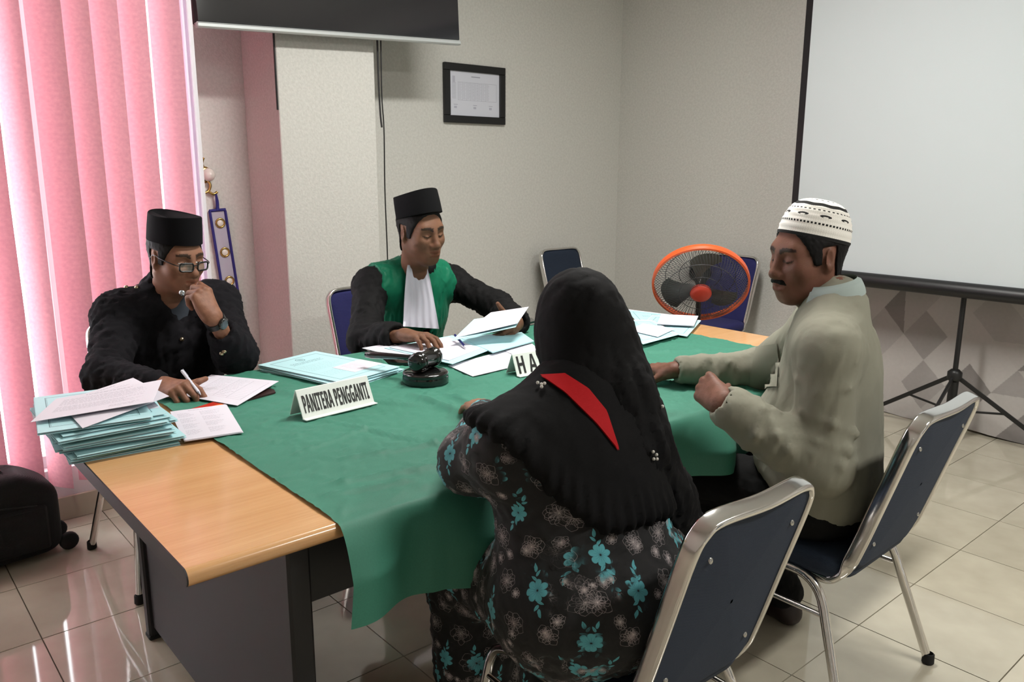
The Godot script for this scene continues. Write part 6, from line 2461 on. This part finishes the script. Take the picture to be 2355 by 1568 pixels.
# ----------------------------------------------------------------- the woman in black
func flower_mat() -> StandardMaterial3D:
	var S := 1024
	var im := Image.create(S, S, false, Image.FORMAT_RGB8)
	im.fill(Color(0.072, 0.068, 0.072))
	var r := RandomNumberGenerator.new()
	r.seed = 31
	var dot := func(x: float, y: float, rad: float, c: Color, al: float) -> void:
		for yy in range(int(y - rad - 1), int(y + rad + 2)):
			for xx in range(int(x - rad - 1), int(x + rad + 2)):
				var d := Vector2(xx - x, yy - y).length()
				if d <= rad + 0.5:
					var px := posmod(xx, S)
					var py := posmod(yy, S)
					im.set_pixel(px, py, im.get_pixel(px, py).lerp(c, al * clampf(rad + 0.5 - d, 0.0, 1.0)))
	# outline flowers: loops of thin pale line
	var outline := func(cx: float, cy: float, R: float) -> void:
		var n := r.randi_range(7, 10)
		var pale := Color(0.62, 0.58, 0.58)
		for lay in 2:
			for k in n:
				var a := TAU * (k + 0.5 * lay) / n + r.randf_range(-0.12, 0.12)
				var L := R * (1.0 if lay == 0 else 0.62) * r.randf_range(0.85, 1.1)
				var steps := int(L * 2.4)
				for q in steps:
					var t := q / float(steps)
					var x := sin(PI * t)
					var along := L * (0.12 + 0.88 * sin(PI * t * 0.5) if t < 0.5 else 0.12 + 0.88 * sin(PI * (1.0 - t) * 0.5))
					var lat := L * 0.30 * sin(TAU * t) * (0.6 + 0.4 * x)
					dot.call(cx + cos(a) * along - sin(a) * lat, cy + sin(a) * along + cos(a) * lat, 0.9, pale, 0.75)
				for q in 16:
					var t := q / 16.0 * 0.55
					dot.call(cx + cos(a + 0.2) * L * t, cy + sin(a + 0.2) * L * t, 0.9, Color(0.85, 0.80, 0.78), 0.8 * (1.0 - t))
	var leaf := func(x: float, y: float, a: float, L: float, c: Color) -> void:
		for q in int(L):
			var t := q / L
			dot.call(x + cos(a) * q, y + sin(a) * q, L * 0.20 * sin(PI * pow(t, 0.7)) + 0.4, c, 0.95)
		for q in int(L * 0.8):
			dot.call(x + cos(a) * q, y + sin(a) * q, 0.4, Color(0.08, 0.12, 0.13), 0.6)
	var spray := func(cx: float, cy: float, R: float, lean: float) -> void:
		var teal := Color(0.36, 0.68, 0.72)
		for k in 7:
			var a := TAU * k / 7.0 + lean
			for q in 10:
				var t := q / 9.0
				dot.call(cx + cos(a) * R * (0.25 + 0.55 * t), cy + sin(a) * R * (0.25 + 0.55 * t), R * (0.20 + 0.14 * t), teal, 0.97)
		for k in 14:
			var a := TAU * k / 14.0 + lean
			for q in int(R * 0.7):
				dot.call(cx + cos(a) * q, cy + sin(a) * q, 0.5, Color(0.06, 0.10, 0.11), 0.75 * (1.0 - q / (R * 0.8)))
		dot.call(cx, cy, R * 0.10, Color(0.05, 0.08, 0.09), 0.9)
		for sgn in [1.0, -1.0]:
			var x: float = cx + cos(lean + PI * 0.5) * R * sgn
			var y: float = cy + sin(lean + PI * 0.5) * R * sgn
			for k in 3:
				leaf.call(x, y, lean + PI * 0.5 * sgn + [0.9, -0.7, 0.1][k], R * [0.75, 0.7, 0.9][k], teal)
				x += cos(lean + PI * 0.5) * R * 0.42 * sgn
				y += sin(lean + PI * 0.5) * R * 0.42 * sgn
	var step := S / 6
	for gy in 6:
		for gx in 6:
			var x := (gx + 0.5 + 0.5 * (gy % 2)) * step + r.randf_range(-16, 16)
			var y := (gy + 0.5) * step + r.randf_range(-16, 16)
			if (gx + gy * 2) % 3 == 0:
				spray.call(x, y, r.randf_range(38, 46), r.randf_range(-0.5, 0.5))
			else:
				outline.call(x, y, r.randf_range(62, 88))
	for k in 40:
		outline.call(r.randf() * S, r.randf() * S, r.randf_range(26, 44))
	var m := mat(Color(0.95, 0.95, 0.95), 0.85)
	m.albedo_texture = tex(im)
	m.rim_enabled = true
	m.rim = 0.15
	m.uv1_triplanar_sharpness = 10.0
	return triplanar(m, 2.4, false)


func build_woman() -> void:
	var skin := Color(0.30, 0.16, 0.10)
	var a := deg_to_rad(8.0)
	var fwd := Vector3(sin(a), 0, -cos(a))
	var rt := Vector3(cos(a), 0, sin(a))
	var J := {"fwd": fwd, "pelvis": uhv(1.095, 0.575, 1.03), "neck": uhv(1.135, 0.955, 1.11)}
	var sc: Vector3 = uhv(1.125, 0.893, 1.10)
	J.merge({"shR": sc + rt * 0.120, "shL": sc - rt * 0.165, "elL": on_v(1085, 1060, 1.25), "wrL": on_h(1120, 945, 0.80),
		"elR": uhv(1.295, 0.70, 1.14), "wrR": uhv(1.29, 0.64, 1.32),
		"hipR": uhv(1.235, 0.55, 1.05), "kneeR": uhv(1.29, 0.53, 1.42), "ankR": uhv(1.27, 0.10, 1.38), "toeR": uhv(1.28, 0.035, 1.54),
		"hipL": uhv(1.055, 0.55, 1.07), "kneeL": uhv(1.075, 0.53, 1.42), "ankL": uhv(1.08, 0.10, 1.36), "toeL": uhv(1.07, 0.035, 1.52)})
	var P := person_node("woman in a black headscarf and a black dress with turquoise flowers, seen from behind", J.pelvis)
	var body := skin_body(J, skin)
	var hx := Transform3D(face_basis(fwd, 0.12, 0.0).scaled_local(Vector3(0.92, 0.92, 0.92)), on_v(1326, 748, 1.165))
	add_head(body, hx, skin, 0.5, 0.8)
	var wl: Vector3 = J.wrL
	add_hand(body, hand_sdf(wl, Vector3(0.3, -0.05, -1.0), Vector3(0, 1, 0.1), -1.0, [[15, 20, 12], [16, 22, 12], [18, 22, 12], [20, 22, 12]], [0, 5, 5], J.elL, 0.92, 0.8), skin)
	var wr: Vector3 = J.wrR
	add_hand(body, hand_sdf(wr, Vector3(-0.5, -0.05, -0.8), Vector3(0, 1, 0.1), 1.0, [[15, 20, 12], [16, 22, 12], [18, 22, 12], [20, 22, 12]], [0, 5, 5], J.elR, 0.92, 0.8), skin)
	put("body", body, skin_mat(), P)
	# dress: bodice, sleeves and a wide skirt to the floor
	var d := Sdf.new()
	torso(d, J, 0.016, 1.10)
	d.ell(J.pelvis + Vector3(0.035, 0.005, 0.02), Vector3(0.205, 0.125, 0.175), Basis(Vector3.UP, -a * 0.4), 0.06)
	arm(d, J.shL, J.elL, J.elL.lerp(J.wrL, 0.85), 0.070, 0.064, 0.045, 0.05)
	arm(d, J.shR, J.elR, J.elR.lerp(J.wrR, 0.85), 0.070, 0.062, 0.045, 0.05)
	for e in ["R", "L"]:
		d.cap(J["hip" + e], J["knee" + e], 0.120, 0.092, 0.09)
		d.cap(J["knee" + e], Vector3(J["ank" + e].x, 0.06, J["ank" + e].z), 0.090, 0.105, 0.08)
	d.clip = func(p: Vector3) -> float: return 0.012 - p.y
	var dress := mb()
	d.mesh(0.010, dress)
	push(dress, func(p, n): return 0.006 * fold(p, Vector3(0.1, 0.95, 0.2).normalized(), 0.06, 0.30, 2.0) * clampf((0.75 - p.y) * 3.0, 0.2, 1.0) + 0.003 * fold(p, Vector3(0.8, 0.1, 0.6).normalized(), 0.04, 0.15, 8.0))
	put("dress", dress, flower_mat(), P)
	# shoulder cape with a gathered hem
	var c := Sdf.new()
	torso(c, J, 0.026, 1.06)
	c.cap(J.shL, J.shL.lerp(J.elL, 0.50), 0.078, 0.088, 0.05)
	c.cap(J.shR - rt * 0.025, J.shR.lerp(J.elR, 0.85) - rt * 0.02, 0.070, 0.082, 0.05)
	c.ell(J.neck + Vector3(0, 0.02, 0.0), Vector3(0.070, 0.06, 0.075), Basis.IDENTITY, 0.05)
	var nk: Vector3 = J.neck
	c.clip = func(p: Vector3) -> float:
		# hem: lower at the back and on the right side
		var q := p - nk
		var side := q.dot(rt)
		var hem := 0.765 + 0.22 * smoothstep(-0.05, -0.30, side) - 0.03 * smoothstep(0.0, 0.2, side) + 0.05 * smoothstep(0.0, 0.2, q.dot(fwd))
		return hem - p.y
	var cape := mb()
	c.mesh(0.008, cape)
	push(cape, func(p, n):
		var q: Vector3 = p - nk
		var side: float = q.dot(rt)
		var hem: float = 0.765 + 0.22 * smoothstep(-0.05, -0.30, side) - 0.03 * smoothstep(0.0, 0.2, side)
		var low: float = smoothstep(0.10, 0.0, p.y - hem)
		var ang: float = atan2(q.dot(rt), -q.dot(fwd))
		return 0.0025 * fold(p, Vector3(0.15, 0.95, 0.2).normalized(), 0.12, 0.45, 5.0) + low * (0.008 + 0.004 * sin(ang * 46.0 + 2.0 * noise.get_noise_1d(ang * 3.0))))
	var black := fabric_mat(Color(0.068, 0.066, 0.070), 0.8, 0.04, 0.08)
	var co := put("cape", cape, black, P)
	# red band across the back of the cape
	put("red_band", ribbon(c, [Vector2(1245, 866), Vector2(1300, 905), Vector2(1370, 975), Vector2(1420, 1036)], [Vector2(1300, 862), Vector2(1352, 895), Vector2(1392, 945), Vector2(1418, 1025)], 26, 0.006, 1.0), fabric_mat(Color(0.68, 0.10, 0.12), 0.7, 0.06), P, co)
	# headscarf: close over the head, falling over the nape to the right side
	var h := Sdf.new()
	h.ell(hx * Vector3(0, 0.026, -0.016), Vector3(0.080, 0.096, 0.100), hx.basis.orthonormalized(), 0.03)
	h.ell(hx * Vector3(0, -0.050, -0.004), Vector3(0.078, 0.085, 0.086), hx.basis.orthonormalized(), 0.06)
	h.cap(hx * Vector3(0, -0.06, -0.035), nk + Vector3(0.01, 0.045, 0.02), 0.068, 0.066, 0.05)
	# fall of cloth: over the right shoulder and down the back
	var q0 := on_v(1385, 800, 1.12)
	var q1 := on_v(1432, 910, 1.05)
	var q2 := on_v(1480, 1030, 1.00)
	var q3 := on_v(1552, 1155, 0.985)
	var q4 := on_v(1618, 1268, 0.995)
	var back_n := (-fwd + rt * 0.35).normalized()
	h.cap(hx * Vector3(-0.03, -0.03, -0.03), q0, 0.070, 0.066, 0.05)
	h.cap(q0, q1, 0.066, 0.070, 0.05, 0, back_n, 1.25)
	h.cap(q1, q2, 0.070, 0.064, 0.04, 0, back_n, 1.4)
	h.cap(q2, q3, 0.064, 0.052, 0.04, 0, back_n, 1.6)
	h.cap(q3, q4, 0.052, 0.036, 0.04, 0, back_n, 1.8)
	var scarf := mb()
	h.mesh(0.008, scarf)
	var fall := (q3 - q0).normalized()
	push(scarf, func(p, n):
		var low: float = smoothstep(1.12, 0.98, p.y)
		return low * 0.007 * fold(p, (fall * 0.75 + Vector3(0, -0.4, 0)).normalized(), 0.034, 0.40, 7.0) + (1.0 - low) * 0.0022 * fold(p, Vector3(0.2, 0.9, 0.2).normalized(), 0.05, 0.20, 3.0))
	var sco := put("headscarf", scarf, black, P)
	# little pearl clusters
	var pearl := mat(Color(0.80, 0.79, 0.76), 0.2)
	for grp in [[c, [[1239, 888], [1247, 891], [1254, 889], [1247, 897]]], [h, [[1514, 922], [1516, 930], [1514, 937]]], [h, [[1496, 1037], [1503, 1043], [1497, 1052], [1504, 1052]]]]:
		for px in grp[1]:
			var e := cam_hit(grp[0], px[0], px[1], 1.0)
			if e == Vector3.INF:
				continue
			var ball := mb()
			lathe(ball, [Vector2(0.0, -0.0035), Vector2(0.0025, -0.0025), Vector2(0.0035, 0.0), Vector2(0.0025, 0.0025), Vector2(0.0, 0.0035)], 10, Transform3D(Basis.IDENTITY, e + grp[0].grad(e) * 0.009))
			put("pearl", ball, pearl, P, sco if grp[0] == h else co)
